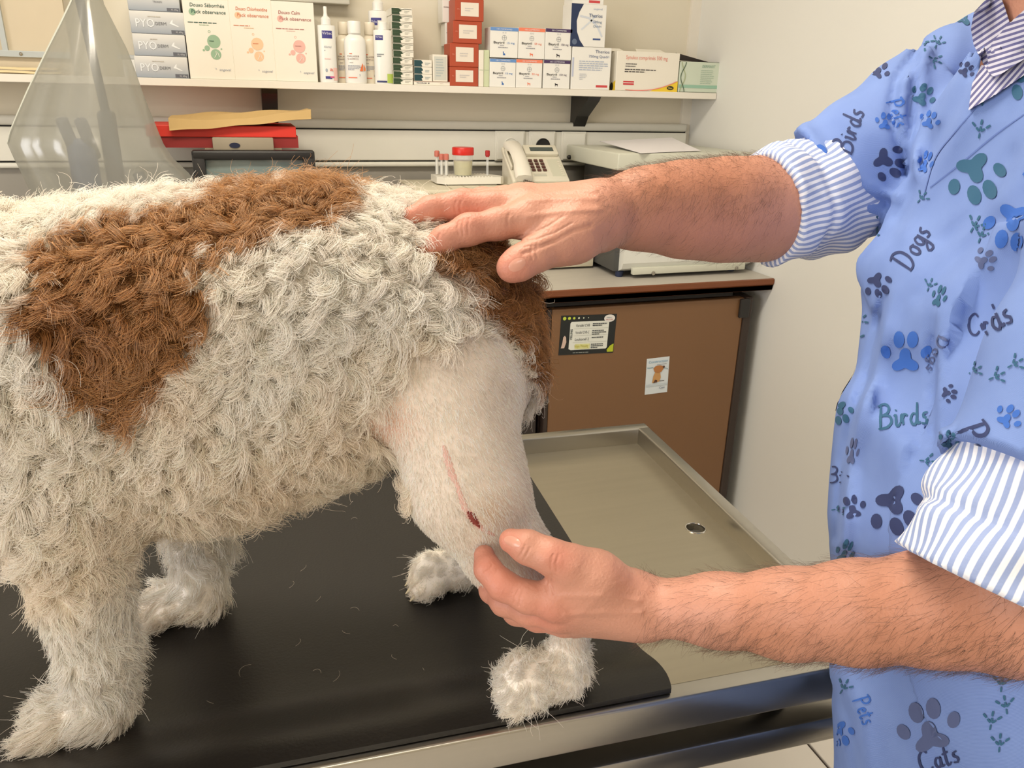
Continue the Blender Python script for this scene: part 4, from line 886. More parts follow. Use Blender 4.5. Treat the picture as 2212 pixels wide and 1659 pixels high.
def inpoly(P, poly):
    x, y = P[:, 0], P[:, 1]; ins = np.zeros(len(P), bool); n = len(poly)
    for i in range(n):
        (x0, y0), (x1, y1) = poly[i], poly[(i+1) % n]
        c = ((y0 > y) != (y1 > y)) & (x < (x1-x0)*(y-y0)/((y1-y0) if y1 != y0 else 1e-9)+x0); ins ^= c
    return ins
def polydist(P, poly):                                          # signed distance in pixels, inside positive
    d = np.full(len(P), 1e9); n = len(poly)
    for i in range(n):
        a = np.array(poly[i], float); b = np.array(poly[(i+1) % n], float); ab = b-a
        t = np.clip(((P-a)@ab)/(ab@ab), 0, 1); d = np.minimum(d, np.linalg.norm(P-a-t[:, None]*ab, axis=1))
    return np.where(inpoly(P, poly), d, -d)
def curves(name, pts, rad, col, material, parent):
    """pts (N, K, 3), rad (K,) root to tip, col (N, 3)"""
    N, K, _ = pts.shape
    hc = bpy.data.hair_curves.new(name); hc.add_curves([K]*N)
    hc.attributes['position'].data.foreach_set('vector', pts.astype(np.float32).ravel())
    a = hc.attributes.new('radius', 'FLOAT', 'POINT'); r = np.tile(rad, (N, 1)) if np.ndim(rad) == 1 else rad
    a.data.foreach_set('value', r.astype(np.float32).ravel())
    a = hc.attributes.new('tint', 'FLOAT_VECTOR', 'CURVE'); a.data.foreach_set('vector', col.astype(np.float32).ravel())
    hc.materials.append(material)
    o = bpy.data.objects.new(name, hc); COL.objects.link(o)
    if parent is not None: setparent(o, parent)
    return o
def hairmat(name, rough=.7, gloss=.08):
    m = bpy.data.materials.new(name); m.use_nodes = True; nt = m.node_tree; nt.nodes.remove(nt.nodes['Principled BSDF'])
    at = nt.nodes.new('ShaderNodeAttribute'); at.attribute_name = 'tint'
    d = nt.nodes.new('ShaderNodeBsdfDiffuse'); t = nt.nodes.new('ShaderNodeBsdfTranslucent'); g = nt.nodes.new('ShaderNodeBsdfGlossy'); g.inputs['Roughness'].default_value = .45; g.inputs[0].default_value = (.8, .8, .8, 1)
    m1 = nt.nodes.new('ShaderNodeMixShader'); m1.inputs[0].default_value = .30; m2 = nt.nodes.new('ShaderNodeMixShader'); m2.inputs[0].default_value = gloss
    nt.links.new(at.outputs['Vector'], d.inputs[0]); nt.links.new(at.outputs['Vector'], t.inputs[0])
    nt.links.new(d.outputs[0], m1.inputs[1]); nt.links.new(t.outputs[0], m1.inputs[2]); nt.links.new(m1.outputs[0], m2.inputs[1]); nt.links.new(g.outputs[0], m2.inputs[2])
    nt.links.new(m2.outputs[0], nt.nodes['Material Output'].inputs[0]); return m
# ================================================================== THE DOG
DH = np.array([.213, .698]); DU = np.array([-.988, .157]); DV = np.array([-.157, -.988])
def dg(s, o, z): return np.array([*(DH+s*DU+o*DV), PAWZ+z])
def undg(X): Y = X[:, :2]-DH; return np.stack([Y@DU, Y@DV, X[:, 2]-PAWZ], 1)
vax = np.array([DV[0], DV[1], 0])
D = Soft()
D.chain([dg(.45, 0, .385), dg(.36, 0, .385), dg(.27, 0, .395), dg(.17, 0, .407), dg(.09, 0, .392), dg(.035, 0, .345)], [.082, .086, .086, .086, .080, .072], .05, (vax, 1.12))
D.chain([dg(.44, 0, .30), dg(.35, 0, .292), dg(.26, 0, .302), dg(.17, 0, .325), dg(.10, 0, .345)], [.080, .086, .084, .074, .062], .06, (vax, 1.12))
D.cone(dg(.045, .0, .345), dg(.022, 0, .318), .070, .042, .05, (vax, 1.2))
def hind(o, ds, k=1.0):
    if o < 0:
        D.cone(dg(.045, o*.6, .325), dg(.020, o*.92, .25), .060, .044, .03); D.cone(dg(.020, o*.92, .25), dg(.006, o, .195), .042, .030, .02); D.cone(dg(.006, o, .195), dg(.004, o, .125), .028, .021, .015)
    d0 = ds
    if o > 0: D.cone(dg(.054+ds*.2, o*.60, .325), dg(.040+ds*.6, o*.92, .250), .064, .050, .03)
    if o > 0: D.cone(dg(.040+ds*.6, o*.92, .250), dg(.008+ds*.8, o, .188), .050, .038, .02)
    if o > 0: D.cone(dg(.008+ds*.8, o, .188), dg(-.058+ds, o*1.02, .128), .037, .023, .015)
    ds = d0
    D.cone(dg(-.066+ds, o*1.02, .130), dg(-.058+ds, o*1.02, .11), .021, .019, .012)
    fz, fo = (.021, .015) if o > 0 else (0.0, 0.0); oh = o; o = o+fo
    D.cone(dg(-.060+ds, oh*1.02, .115), dg(-.052+ds, o, .034+fz), .018, .019, .012)
    D.cone(dg(-.048+ds, o, .026+fz), dg(-.012+ds, o, .026+fz), .022, .025, .015)
    for q in (-.015, -.005, .006, .016): D.cone(dg(-.018+ds, o+q, .022+fz), dg(.008+ds-abs(q)*.4, o+q*1.3, .014+fz), .014, .0125, .005)
hind(.112, -.006); hind(-.098, .072)
def fore(o, ds):
    D.cone(dg(.385+ds*.3, o*.55, .33), dg(.385+ds, o*.9, .235), .070, .046, .035)
    D.chain([dg(.385+ds, o*.9, .235), dg(.383+ds, o, .16), dg(.380+ds, o, .095), dg(.384+ds, o, .035)], [.044, .033, .027, .025], .015)
    D.cone(dg(.388+ds, o, .026), dg(.425+ds, o, .021), .024, .023, .015)
    for q in (-.016, -.005, .006, .017): D.cone(dg(.42+ds, o+q, .018), dg(.449+ds-abs(q)*.4, o+q*1.2, .012), .012, .0105, .005)
fore(.088, 0.0); fore(-.079, -.052)
D.chain([dg(.44, 0, .375), dg(.53, 0, .45), dg(.59, 0, .505)], [.085, .066, .058], .03)                       # neck and head
D.cone(dg(.60, 0, .52), dg(.63, 0, .515), .062, .056, .03); D.cone(dg(.66, 0, .50), dg(.715, 0, .488), .036, .028, .02)
for e in (-1, 1): D.chain([dg(.60, e*.05, .545), dg(.59, e*.072, .50), dg(.60, e*.078, .45)], [.018, .022, .020], .012)
D.chain([dg(-.01, .0, .385), dg(-.01, .008, .415), dg(.01, .018, .440), dg(.04, .026, .458)], [.017, .015, .014, .012], .01)    # tail laid forward
Vd, Fd = D.mesh(.0055)
def C3(*c): return np.array(srgb(*c))
PATCH1 = [(72, 565), (120, 528), (200, 503), (250, 482), (330, 462), (420, 446), (470, 412), (540, 402), (640, 392), (700, 372), (768, 370), (775, 430), (762, 478), (700, 500), (620, 507), (560, 530), (490, 542), (445, 560), (432, 600), (422, 650), (440, 705), (400, 745), (360, 795), (310, 850), (270, 902), (190, 897), (130, 862), (95, 785), (60, 722), (45, 660), (66, 610)]
PATCH2 = [(905, 545), (950, 500), (1060, 480), (1120, 520), (1170, 570), (1200, 640), (1225, 700), (1215, 770), (1165, 795), (1143, 815), (1112, 752), (1080, 722), (1045, 702), (1000, 655), (968, 600)]
CLIP = [(858, 800), (880, 762), (960, 742), (1045, 712), (1095, 735), (1130, 800), (1150, 830), (1200, 900), (1190, 1000), (1320, 1200), (1340, 1345), (1120, 1360), (1020, 1240), (900, 1080), (826, 985), (800, 930), (815, 860)]
def dog_masks(X):
    p = to_px(X); q = undg(X); near = q[:, 1] > -.03
    jit = 9*np.sin(X[:, 0]*190+X[:, 2]*120)+7*np.sin(X[:, 2]*230-X[:, 1]*170)
    b = np.maximum(polydist(p[:, :2], PATCH1), polydist(p[:, :2], PATCH2))+jit
    brown = np.clip(b/16+.5, 0, 1)*near
    far = (q[:, 1] < -.03) & (q[:, 0] > .1) & (q[:, 0] < .25) & (q[:, 2] > .36); brown = np.where(far, 1, brown)
    c = polydist(p[:, :2], CLIP)+jit*.6
    hindn = (q[:, 1] > .03) & (q[:, 2] > .05) & (q[:, 0] < .135)
    clip = np.clip(c/14+.5, 0, 1)*hindn
    clip = np.maximum(clip, ((q[:, 1] > .015) & (q[:, 2] > .085) & (q[:, 2] < .262) & (q[:, 0] < .088))*1.0)
    return brown, clip, p, q
def fbm(X, f, seed=0):
    r = np.random.default_rng(seed); out = np.zeros(len(X))
    for i in range(6):
        k = r.normal(size=3)*f*(1+.5*i); out += np.sin(X@k+r.uniform(0, 6))/(1+.4*i)
    return out/3
WHITE, CREAM, TANW = C3(252, 244, 234), C3(245, 226, 200), C3(206, 182, 142)
BR1, BR2, BR_LIT = C3(188, 138, 84), C3(160, 108, 60), C3(214, 174, 126)
def fur_tint(X):
    brown, clip, p, q = dog_masks(X)
    n = fbm(X, 30, 1); n2 = fbm(X, 110, 2)
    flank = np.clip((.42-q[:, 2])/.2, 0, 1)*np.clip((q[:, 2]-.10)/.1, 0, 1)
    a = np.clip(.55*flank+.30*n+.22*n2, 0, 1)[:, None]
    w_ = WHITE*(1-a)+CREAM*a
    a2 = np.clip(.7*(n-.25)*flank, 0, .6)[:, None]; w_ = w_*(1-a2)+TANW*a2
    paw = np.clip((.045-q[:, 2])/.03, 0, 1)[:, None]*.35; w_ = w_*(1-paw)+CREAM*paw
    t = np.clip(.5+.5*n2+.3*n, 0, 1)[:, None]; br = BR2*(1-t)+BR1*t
    up = np.clip((q[:, 2]-.42)/.06, 0, 1)[:, None]*.4; br = br*(1-up)+BR_LIT*up  # top light put into the brown: paler high on the back
    col = w_*(1-brown[:, None])+br*brown[:, None]
    return col, brown, clip, p, q
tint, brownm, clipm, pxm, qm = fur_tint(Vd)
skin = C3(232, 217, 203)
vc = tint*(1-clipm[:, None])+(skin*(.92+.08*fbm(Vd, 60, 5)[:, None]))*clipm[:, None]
groin = np.exp(-((pxm[:, 0]-832)**2+(pxm[:, 1]-915)**2)/(2*40**2))[:, None]*(qm[:, 1] > .03)[:, None]
vc = vc*(1-.75*groin)+C3(214, 156, 130)*.75*groin
brk = np.exp(-((pxm[:, 0]-1060)**2+(pxm[:, 1]-1110)**2)/(2*28**2))[:, None]*clipm[:, None]*.45; vc = vc*(1-brk)+C3(176, 136, 92)*brk
dog = tag(empty('dog', dg(.2, 0, 0)), 'curly white dog with brown patches and a shaved hind leg standing on the mat', 'dog')
m = mat('dog_skin', (.8, .7, .6), .75); nt = m.node_tree; at_ = nt.nodes.new('ShaderNodeAttribute'); at_.attribute_name = 'tint'
nt.links.new(at_.outputs['Color'], nt.nodes['Principled BSDF'].inputs['Base Color'])
body = npmesh('body', Vd, Fd, m, dog)
ca = body.data.color_attributes.new('tint', 'FLOAT_COLOR', 'POINT'); ca.data.foreach_set('color', np.concatenate([vc, np.ones((len(vc), 1))], 1).astype(np.float32).ravel())
DOGBVH = BVHTree.FromPolygons([Vector(v) for v in Vd], [tuple(int(i) for i in f) for f in Fd])
# eyes and nose (turned away, out of the picture)
for e in (-1, 1): B().lathe(dg(.648, e*.034, .535), [(0, -.009), (.007, -.006), (.009, 0), (.007, .006), (0, .009)], 14).done('eye', mat('dark_eye', srgb(30, 20, 14), .1), dog, True)
B().lathe(dg(.738, 0, .494), [(0, -.012), (.011, -.008), (.015, 0), (.011, .008), (0, .011)], 16).done('nose', mat('dog_nose', srgb(40, 30, 30), .4), dog, True)

# ---- coat
def sample_surface(V, F, n, wt):
    T = np.concatenate([F[:, [0, 1, 2]], F[:, [0, 2, 3]]]); A = V[T]; nr = np.cross(A[:, 1]-A[:, 0], A[:, 2]-A[:, 0]); ar = np.linalg.norm(nr, axis=1)/2
    w_ = ar*wt[T].mean(1); c = np.cumsum(w_); k = np.searchsorted(c, rng.random(n)*c[-1]); k = np.minimum(k, len(T)-1)
    r1 = np.sqrt(rng.random(n)); r2 = rng.random(n); bc = np.stack([1-r1, r1*(1-r2), r1*r2], 1)
    return (A[k]*bc[:, :, None]).sum(1), nr[k]/np.maximum(np.linalg.norm(nr[k], axis=1), 1e-12)[:, None]
def vnormals(V, F):
    N = np.zeros_like(V); fn = np.cross(V[F[:, 2]]-V[F[:, 0]], V[F[:, 3]]-V[F[:, 1]])
    for i in range(4): np.add.at(N, F[:, i], fn)
    return N/np.maximum(np.linalg.norm(N, axis=1), 1e-12)[:, None]
near_w = np.where(qm[:, 1] > -.05, 1.0, .45)*np.where(qm[:, 0] > .47, .35, 1.0)
X, Nn = sample_surface(Vd, Fd, 270000, near_w*(1-.97*clipm))
gx, gn = sample_surface(Vd, Fd, 7500, near_w*(1-.9*clipm))
kd = KDTree(len(gx))
for i, p_ in enumerate(gx): kd.insert(p_, i)
kd.balance()
own = np.array([kd.find(p_)[1] for p_ in X])
def lengths(Xr):
    _, clip, p, q = dog_masks(Xr)
    L = np.full(len(Xr), .030)
    leg = np.clip((.235-q[:, 2])/.05, 0, 1)*((q[:, 0] > .3) | (q[:, 0] < .12))
    L = L*(1-leg)+.021*leg
    L = np.where((q[:, 2] < .045), .021, L)
    bel = np.clip((.27-q[:, 2])/.03, 0, 1)*((q[:, 0] < .31) & (q[:, 0] > .12)); L = L+.012*bel
    hi = (q[:, 0] < .12) & (q[:, 2] < .14); L = np.where(hi, .015, L); L = np.where(hi & (q[:, 2] < .045), .020, L)
    fth = (q[:, 1] < -.03) & (q[:, 0] < .12) & (q[:, 2] < .27); L = np.where(fth, np.minimum(L, .009), L)
    tf = (q[:, 0] < .105) & (q[:, 1] > .02) & (q[:, 2] < .30); L = np.where(tf, np.minimum(L, .010), L)
    rump = (q[:, 0] < .03) & (q[:, 2] > .25); L = np.where(rump, .024, L)
    top = np.clip((q[:, 2]-.44)/.04, 0, 1); L = L*(1-.30*top)
    edge = np.clip(clip*2, 0, 1); L = L*(1-edge*.8)
    return L, q
GL, gq = lengths(gx)
flow = np.stack([-DU[0]*np.ones(len(gx))*.25, -DU[1]*np.ones(len(gx))*.25, -np.ones(len(gx))*.85], 1)
pawz = gq[:, 2] < .05
fwd = np.stack([DU[0]*np.ones(len(gx)), DU[1]*np.ones(len(gx)), -.7*np.ones(len(gx))], 1); flow = np.where(pawz[:, None], fwd*.9, flow)
rnd = rng.normal(size=(len(gx), 3)); rnd = rnd-(rnd*gn).sum(1)[:, None]*gn; rnd /= np.maximum(np.linalg.norm(rnd, axis=1), 1e-9)[:, None]
sm = np.stack([fbm(gx, 75, 11), fbm(gx, 75, 12), fbm(gx, 75, 13)], 1)*1.3        # neighbouring locks lean together
flow = flow+sm*1.0+.35*rnd; flow = flow-(flow*gn).sum(1)[:, None]*gn
K = 13; tt = np.linspace(0, 1, K)
leg_m = (gq[:, 2] < .19)
lift = np.where(leg_m, .55, .72)
lift = np.where(pawz, .45, lift)
gs = np.cross(gn, flow); gs /= np.maximum(np.linalg.norm(gs, axis=1), 1e-9)[:, None]
ph0 = rng.random(len(gx))*6.28; turns = np.where(leg_m, .7, 1.5)*rng.uniform(.6, 1.5, len(gx)); amp = np.where(leg_m, .0028, .0066)*rng.uniform(.6, 1.4, len(gx)); amp = np.where(pawz, .003, amp)
def lockpos(i, t):                                  # path of lock i (arrays) at parameter t, relative to its root
    L = GL[i][:, None]; n_, f_, s_ = gn[i], flow[i], gs[i]
    a = 6.283*turns[i][:, None]*t+ph0[i][:, None]; am = amp[i][:, None]*t**.7
    c = (np.cos(a)-np.cos(ph0[i])[:, None]*(1-t))*am; d = (np.sin(a)-np.sin(ph0[i])[:, None]*(1-t))*am
    base = L*t*(lift[i][:, None]*(1-.35*t))
    tang = L*.75*t**1.5
    return base[:, :, None]*n_[:, None, :]+tang[:, :, None]*f_[:, None, :]*.8+c[:, :, None]*s_[:, None, :]+d[:, :, None]*(n_*.5+.5*f_)[:, None, :]
rootoff = X-gx[own]
t2 = np.tile(tt, (len(X), 1))
scl = rng.uniform(.65, 1.12, len(X)); L0, q0 = lengths(X); scl *= np.clip(L0/np.maximum(GL[own], 1e-4), .2, 1.3)
P_ = lockpos(own, t2)*scl[:, None, None]
own_n = rng.normal(size=(len(X), 3))*.0025
wild = (rng.random(len(X)) < .045)[:, None]*rng.normal(size=(len(X), 3))*.008
P_ = gx[own][:, None, :]+P_+rootoff[:, None, :]*(1-.62*tt**1.2)[None, :, None]+(own_n+wild)[:, None, :]*(tt**1.5)[None, :, None]
P_[:, :, 2] = np.maximum(P_[:, :, 2], PAWZ+.0006)
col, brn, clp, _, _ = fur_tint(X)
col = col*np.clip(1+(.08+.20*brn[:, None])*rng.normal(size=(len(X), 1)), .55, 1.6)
keep = clp < .6
rad = .00021*(1-.6*tt**1.5)
FUR = hairmat('dog_fur')
f1 = curves('coat', P_[keep], rad, np.clip(col[keep], 0, .96), FUR, dog); f1['kind'] = 'stuff'; f1['label'] = 'thick curly white and brown coat'
# short regrowing hair on the shaved leg
Xs, Ns = sample_surface(Vd, Fd, 26000, np.where(clipm > .3, clipm, 0)+1e-9)
qs = undg(Xs); fl = np.tile(np.array([-DU[0]*.25, -DU[1]*.25, -.9]), (len(Xs), 1))+.25*rng.normal(size=(len(Xs), 3)); fl = fl-(fl*Ns).sum(1)[:, None]*Ns
Ls = rng.uniform(.003, .0062, len(Xs)); t5 = np.linspace(0, 1, 5)
Ps = Xs[:, None, :]+Ls[:, None, None]*(Ns[:, None, :]*(.42*t5)[None, :, None]+fl[:, None, :]*(t5**1.3)[None, :, None])
cs = C3(247, 238, 226)*np.clip(1+.12*rng.normal(size=(len(Xs), 1))+.12*fbm(Xs, 60, 5)[:, None], .6, 1.3)
f2 = curves('short_hair', Ps, .00019*(1-.5*t5), np.clip(cs, 0, .92), FUR, dog); f2['kind'] = 'stuff'; f2['label'] = 'short regrowing hair on the shaved thigh'
# claws of the near hind paw and front paw
M_CLAW = mat('claw', srgb(222, 206, 170), .35)
for (s0, o0, n) in ((.0025, .127, 4), (.449, .088, 4), (.081, -.098, 4), (.397, -.079, 4)):
    for k_, q in enumerate((-.018, -.006, .007, .019)):
        zz = .021 if o0 > .12 else 0.0
        a = dg(s0-abs(q)*.4-.002, o0+q*1.25, .014+zz); c = dg(s0-abs(q)*.4+.010, o0+q*1.3, .009+zz); e = dg(s0-abs(q)*.4+.016, o0+q*1.3, .002+zz)
        B().tube([a, c, e], [.0036, .0028, .0008], 8).done('claw', M_CLAW, dog, True)
# operation scar: laid on the skin along its path
def on_dog(x, y, lift=.0008):
    r = ray(x, y); h, n_, _, _ = DOGBVH.ray_cast(Vector(CAM), Vector(r).normalized())
    if h is None: return None
    return np.array(h)+np.array(n_)*lift
def ribbon(path, widths, material, name, par, lift, label=None):
    vs = []; pts = [np.array(p, float) for p in path]
    P2 = []; W2 = []
    for a, b, wa, wb in zip(pts[:-1], pts[1:], widths[:-1], widths[1:]):
        for i in range(6): P2.append(a+(b-a)*i/6); W2.append(wa+(wb-wa)*i/6)
    P2.append(pts[-1]); W2.append(widths[-1]); fs = []; C_ = 5
    for i, (p, w_) in enumerate(zip(P2, W2)):
        d = P2[min(i+1, len(P2)-1)]-P2[max(i-1, 0)]; d /= np.linalg.norm(d); n_ = np.array([-d[1], d[0]])
        for c in range(C_):
            u = c/(C_-1)-.5; vs.append(on_dog(*(p+n_*u*w_*(1+.25*math.sin(i*2.3+c))), lift*(1-3.2*u*u)))
    if any(v is None for v in vs): return None
    for i in range(len(P2)-1):
        for c in range(C_-1): a = i*C_+c; fs.append((a, a+1, a+C_+1, a+C_))
    o = meshobj(name, vs, fs, material, par, smooth=True)
    if label: o['label'] = label
    return o
M_SCAR = mat('scar_pink', srgb(216, 172, 160), .55, noise=.10, nscale=160); M_WND = mat('wound_red', srgb(128, 48, 40), .4, noise=.3, nscale=200)
ribbon([(958, 962), (966, 990), (974, 1020), (988, 1048), (996, 1075), (1006, 1100), (1018, 1118), (1034, 1136), (1050, 1148), (1068, 1156)], [6, 15, 17, 9, 12, 15, 18, 13, 8, 5], M_SCAR, 'scar', dog, .0009, 'thin pink operation scar')
ribbon([(1010, 1104), (1018, 1114), (1026, 1126), (1036, 1138)], [5, 15, 14, 4], M_WND, 'wound', dog, .0022, 'small dark red open spot')
# ================================================================== THE VET
vet = tag(empty('person', (.59, .30, 0)), 'person in a blue tunic printed with paw prints, both hands on the dog', 'person')
VR = np.array([.34, .94, 0]); VG = np.array([-.94, .34, 0])        # the vet's right, the way he faces
SR, SL, NK = np.array([.690, .635, 1.412]), np.array([.548, .315, 1.365]), np.array([.615, .485, 1.44])
ER, WR = at_d(1775, 425, .800), at_d(1310, 462, .703)
EL, WL = at_d(2190, 1318, .470), at_d(1400, 1312, .652)
def A(x, y, d): return at_d(x, y, d)
H = Soft()
# trunk, neck, head, legs
HIP, WAI, CHE = np.array([.60, .30, .92]), np.array([.60, .325, 1.08]), np.array([.615, .425, 1.28])
for e in (-1, 1):
    h1 = 1.0 if e > 0 else .15
    H.chain([HIP+VR*.06*e*h1, WAI+VR*.05*e*h1, CHE+VR*.065*e*h1, (SR if e > 0 else SL)*.45+NK*.55-np.array([0, 0, .085])], [.100, .085, .085, .048], .04)
H.chain([NK-np.array([0, 0, .06]), NK+np.array([-.01, .005, .09])], [.062, .056], .03)
HD = NK+np.array([-.035, .012, .20])
H.cone(HD, HD+np.array([.02, -.005, .02]), .083, .088, .03); H.cone(HD+VG*.03+np.array([0, 0, -.02]), HD+VG*.055+np.array([0, 0, -.085]), .062, .036, .03)
H.cone(HD+VG*.098+np.array([0, 0, -.005]), HD+VG*.112+np.array([0, 0, -.035]), .010, .015, .010)
for e in (-1, 1):
    H.ball(HD+VR*.084*e+np.array([0, 0, -.02]), .022, .006, (VR, .5)); H.cone(HD+VG*.09+VR*.02*e+np.array([0, 0, -.075]), HD+VG*.098+np.array([0, 0, -.077]), .006, .007, .006)
KN = [np.array([.62, .30, .48])+VR*.09*e for e in (-1, 1)]; AN = [np.array([.63, .29, .09])+VR*.11*e for e in (-1, 1)]
for e, k_, a_ in zip((-1, 1), KN, AN): H.chain([HIP+VR*.05*e*h1-np.array([0, 0, .03]), k_, a_, a_+VG*.12-np.array([0, 0, .05])], [.080, .06, .042, .038], .03)
# arms
H.chain([SR, ER], [.048, .044], .03); H.chain([SL, EL+np.array([.012, .0, .02])], [.058, .046], .03)
# right forearm: flesh below, wrist
H.chain([ER, A(1650, 448, .776), A(1560, 452, .760), A(1470, 450, .742), A(1390, 452, .724), WR], [.046, .0465, .0455, .0405, .0345, .0300], .02)
H.cone(A(1640, 478, .775), A(1480, 485, .742), .034, .026, .02)
# left forearm
H.chain([EL, A(2010, 1314, .512), A(1850, 1322, .552), A(1700, 1325, .588), A(1550, 1318, .622), WL], [.0385, .0352, .0345, .0320, .0272, .0235], .015)
H.cone(EL+np.array([.01, 0, 0]), A(2200, 1365, .480), .032, .025, .015)
UPV = np.array([0, 0, 1.0])
def finger(pts, rad, k=.006): H.chain([A(*p) for p in pts], rad, k)
# right hand: lies on the rump, thumb towards the camera
Rm = [(1140, 476, .668), (1128, 447, .686), (1124, 434, .704), (1140, 428, .722)]
for (x, y, d), r0, r1 in zip(Rm, (.023, .023, .022, .020), (.0155, .0150, .0142, .0130)): H.cone(WR+(A(x, y, d)-WR)*.12, A(x, y, d), r0, r1, .014)
H.cone(A(1260, 470, .690), A(1175, 478, .674), .024, .018, .012)
finger([Rm[0], (1075, 484, .660), (1010, 497, .654), (960, 517, .650), (924, 541, .650)], [.0155, .0128, .0126, .0108, .0088])
finger([Rm[1], (1060, 446, .680), (985, 446, .674), (930, 452, .668), (890, 468, .664)], [.0150, .0126, .0124, .0108, .0088])
finger([Rm[2], (1060, 437, .700), (1000, 438, .696), (950, 446, .692), (915, 460, .690)], [.0142, .0118, .0116, .0100, .0082])
finger([Rm[3], (1090, 428, .722), (1040, 430, .722), (1000, 440, .720), (970, 455, .718)], [.0130, .0105, .0100, .0090, .0075])
H.chain([A(1285, 478, .690), A(1235, 507, .672), A(1205, 524, .664)], [.027, .0235, .0185], .014)
finger([(1205, 524, .664), (1160, 548, .656), (1120, 570, .651), (1103, 579, .649)], [.0180, .0142, .0136, .0118], .008)
# left hand: grips the hind leg, thumb on top
Lm = [(1200, 1298, .640), (1205, 1325, .656), (1218, 1338, .674), (1242, 1342, .690)]
for (x, y, d), r0, r1 in zip(Lm, (.0215, .0215, .021, .019), (.0150, .0148, .0140, .0130)): H.cone(WL+(A(x, y, d)-WL)*.10, A(x, y, d), r0, r1, .014)
finger([Lm[0], (1140, 1290, .640), (1085, 1264, .645), (1054, 1230, .652), (1046, 1200, .660)], [.0150, .0126, .0122, .0108, .0090])
finger([Lm[1], (1140, 1318, .668), (1090, 1300, .684), (1062, 1276, .702), (1052, 1258, .716)], [.0148, .0124, .0120, .0104, .0088])
finger([Lm[2], (1160, 1334, .690), (1115, 1322, .706), (1092, 1304, .722), (1082, 1288, .734)], [.0140, .0116, .0112, .0098, .0084])
finger([Lm[3], (1195, 1342, .704), (1160, 1336, .716), (1142, 1324, .728), (1132, 1312, .738)], [.0130, .0104, .0100, .009, .0078])
H.chain([A(1345, 1288, .646), A(1285, 1250, .636), A(1232, 1222, .630)], [.024, .0215, .0165], .014)
finger([(1232, 1222, .630), (1185, 1200, .628), (1140, 1182, .632), (1104, 1168, .638)], [.0160, .0130, .0128, .0100], .008)
H.cone(A(1250, 1270, .640), A(1215, 1268, .640), .017, .012, .012)
def knuckles(X):
    d = np.zeros(len(X))
    for (x, y, dd, rr, am) in ((1205, 1205, .618, .010, .0022), (1160, 1180, .620, .006, -.0012), (1196, 1288, .628, .012, .0018), (1132, 452, .668, .013, .0022), (1122, 428, .69, .013, .002), (1018, 478, .648, .008, .0012), (1163, 532, .648, .010, .0015)):
        q = X-A(x, y, dd); d -= am*np.exp(-(q*q).sum(1)/(2*rr*rr))
    return d
H.bump = lambda X: knuckles(X)
Vb0, Fb0 = H.mesh(.0034)
# finer skin on the hands: creases, knuckle lines, tendons
LINES = [(p, .0006, 2.6) for p in ([(1118, 512), (1150, 505), (1185, 488), (1215, 468)], [(1125, 522), (1160, 517), (1200, 502), (1235, 482)], [(1135, 533), (1170, 530), (1210, 515)], [(992, 478), (988, 492), (992, 506)], [(1002, 474), (998, 490), (1001, 508)], [(1013, 472), (1010, 490), (1012, 508)], [(950, 505), (946, 516), (950, 526)], [(1150, 530), (1146, 545), (1150, 560)], [(1160, 527), (1157, 545), (1161, 556)], [(985, 436), (982, 446), (985, 458)], [(996, 436), (993, 447), (996, 458)], [(1100, 462), (1096, 474), (1098, 488)],
 [(1135, 1178), (1128, 1192), (1120, 1204)], [(1145, 1183), (1138, 1198), (1131, 1208)], [(1195, 1198), (1190, 1214), (1191, 1228)], [(1206, 1200), (1201, 1218), (1203, 1232)], [(1185, 1245), (1180, 1265), (1183, 1280)], [(1194, 1242), (1190, 1262), (1196, 1282)], [(1120, 1275), (1112, 1290), (1110, 1304)], [(1131, 1278), (1123, 1293), (1121, 1308)], [(1063, 1222), (1056, 1232), (1046, 1236)])]
LINES += [([(1130, 548), (1165, 535), (1200, 520), (1240, 498), (1275, 488)], .0013, 5), ([(1290, 428), (1220, 428), (1140, 432)], -.0011, 7), ([(1290, 452), (1210, 456), (1140, 468)], -.0011, 7), ([(1285, 412), (1215, 412), (1140, 420)], -.0008, 6), ([(1380, 1298), (1300, 1288), (1215, 1288)], -.0010, 7), ([(1385, 1325), (1300, 1324), (1222, 1328)], -.0010, 7), ([(1330, 1262), (1290, 1290), (1260, 1320)], -.0004, 7), ([(1255, 440), (1220, 470), (1200, 482)], -.0004, 7)]
def creases(X):
    p = to_px(X)[:, :2]; out = knuckles(X)
    for pl, am, wd in LINES:
        pa_ = np.array(pl, float); lo_ = pa_.min(0)-4*wd; hi_ = pa_.max(0)+4*wd; m_ = np.nonzero(((p > lo_) & (p < hi_)).all(1))[0]
        if not len(m_): continue
        dmin = np.full(len(m_), 1e9)
        for a_, b_ in zip(pa_[:-1], pa_[1:]):
            ab = b_-a_; t = np.clip(((p[m_]-a_)@ab)/(ab@ab), 0, 1); dmin = np.minimum(dmin, np.linalg.norm(p[m_]-a_-t[:, None]*ab, axis=1))
        out[m_] += am*np.exp(-(dmin/wd)**2)
    return out+.00012*fbm(X, 900, 31)
p0 = to_px(Vb0); hand_v = ((p0[:, 0] > 870) & (p0[:, 0] < 1320) & (p0[:, 1] > 395) & (p0[:, 1] < 605) & (p0[:, 2] < .77)) | ((p0[:, 0] > 1015) & (p0[:, 0] < 1420) & (p0[:, 1] > 1135) & (p0[:, 1] < 1385) & (p0[:, 2] < .77))
bm = bmesh.new(); bvs = [bm.verts.new(v) for v in Vb0]
for f in Fb0:
    try: bm.faces.new([bvs[i] for i in f])
    except ValueError: pass
bm.verts.ensure_lookup_table(); bm.verts.index_update(); sel = {i for i in np.nonzero(hand_v)[0]}
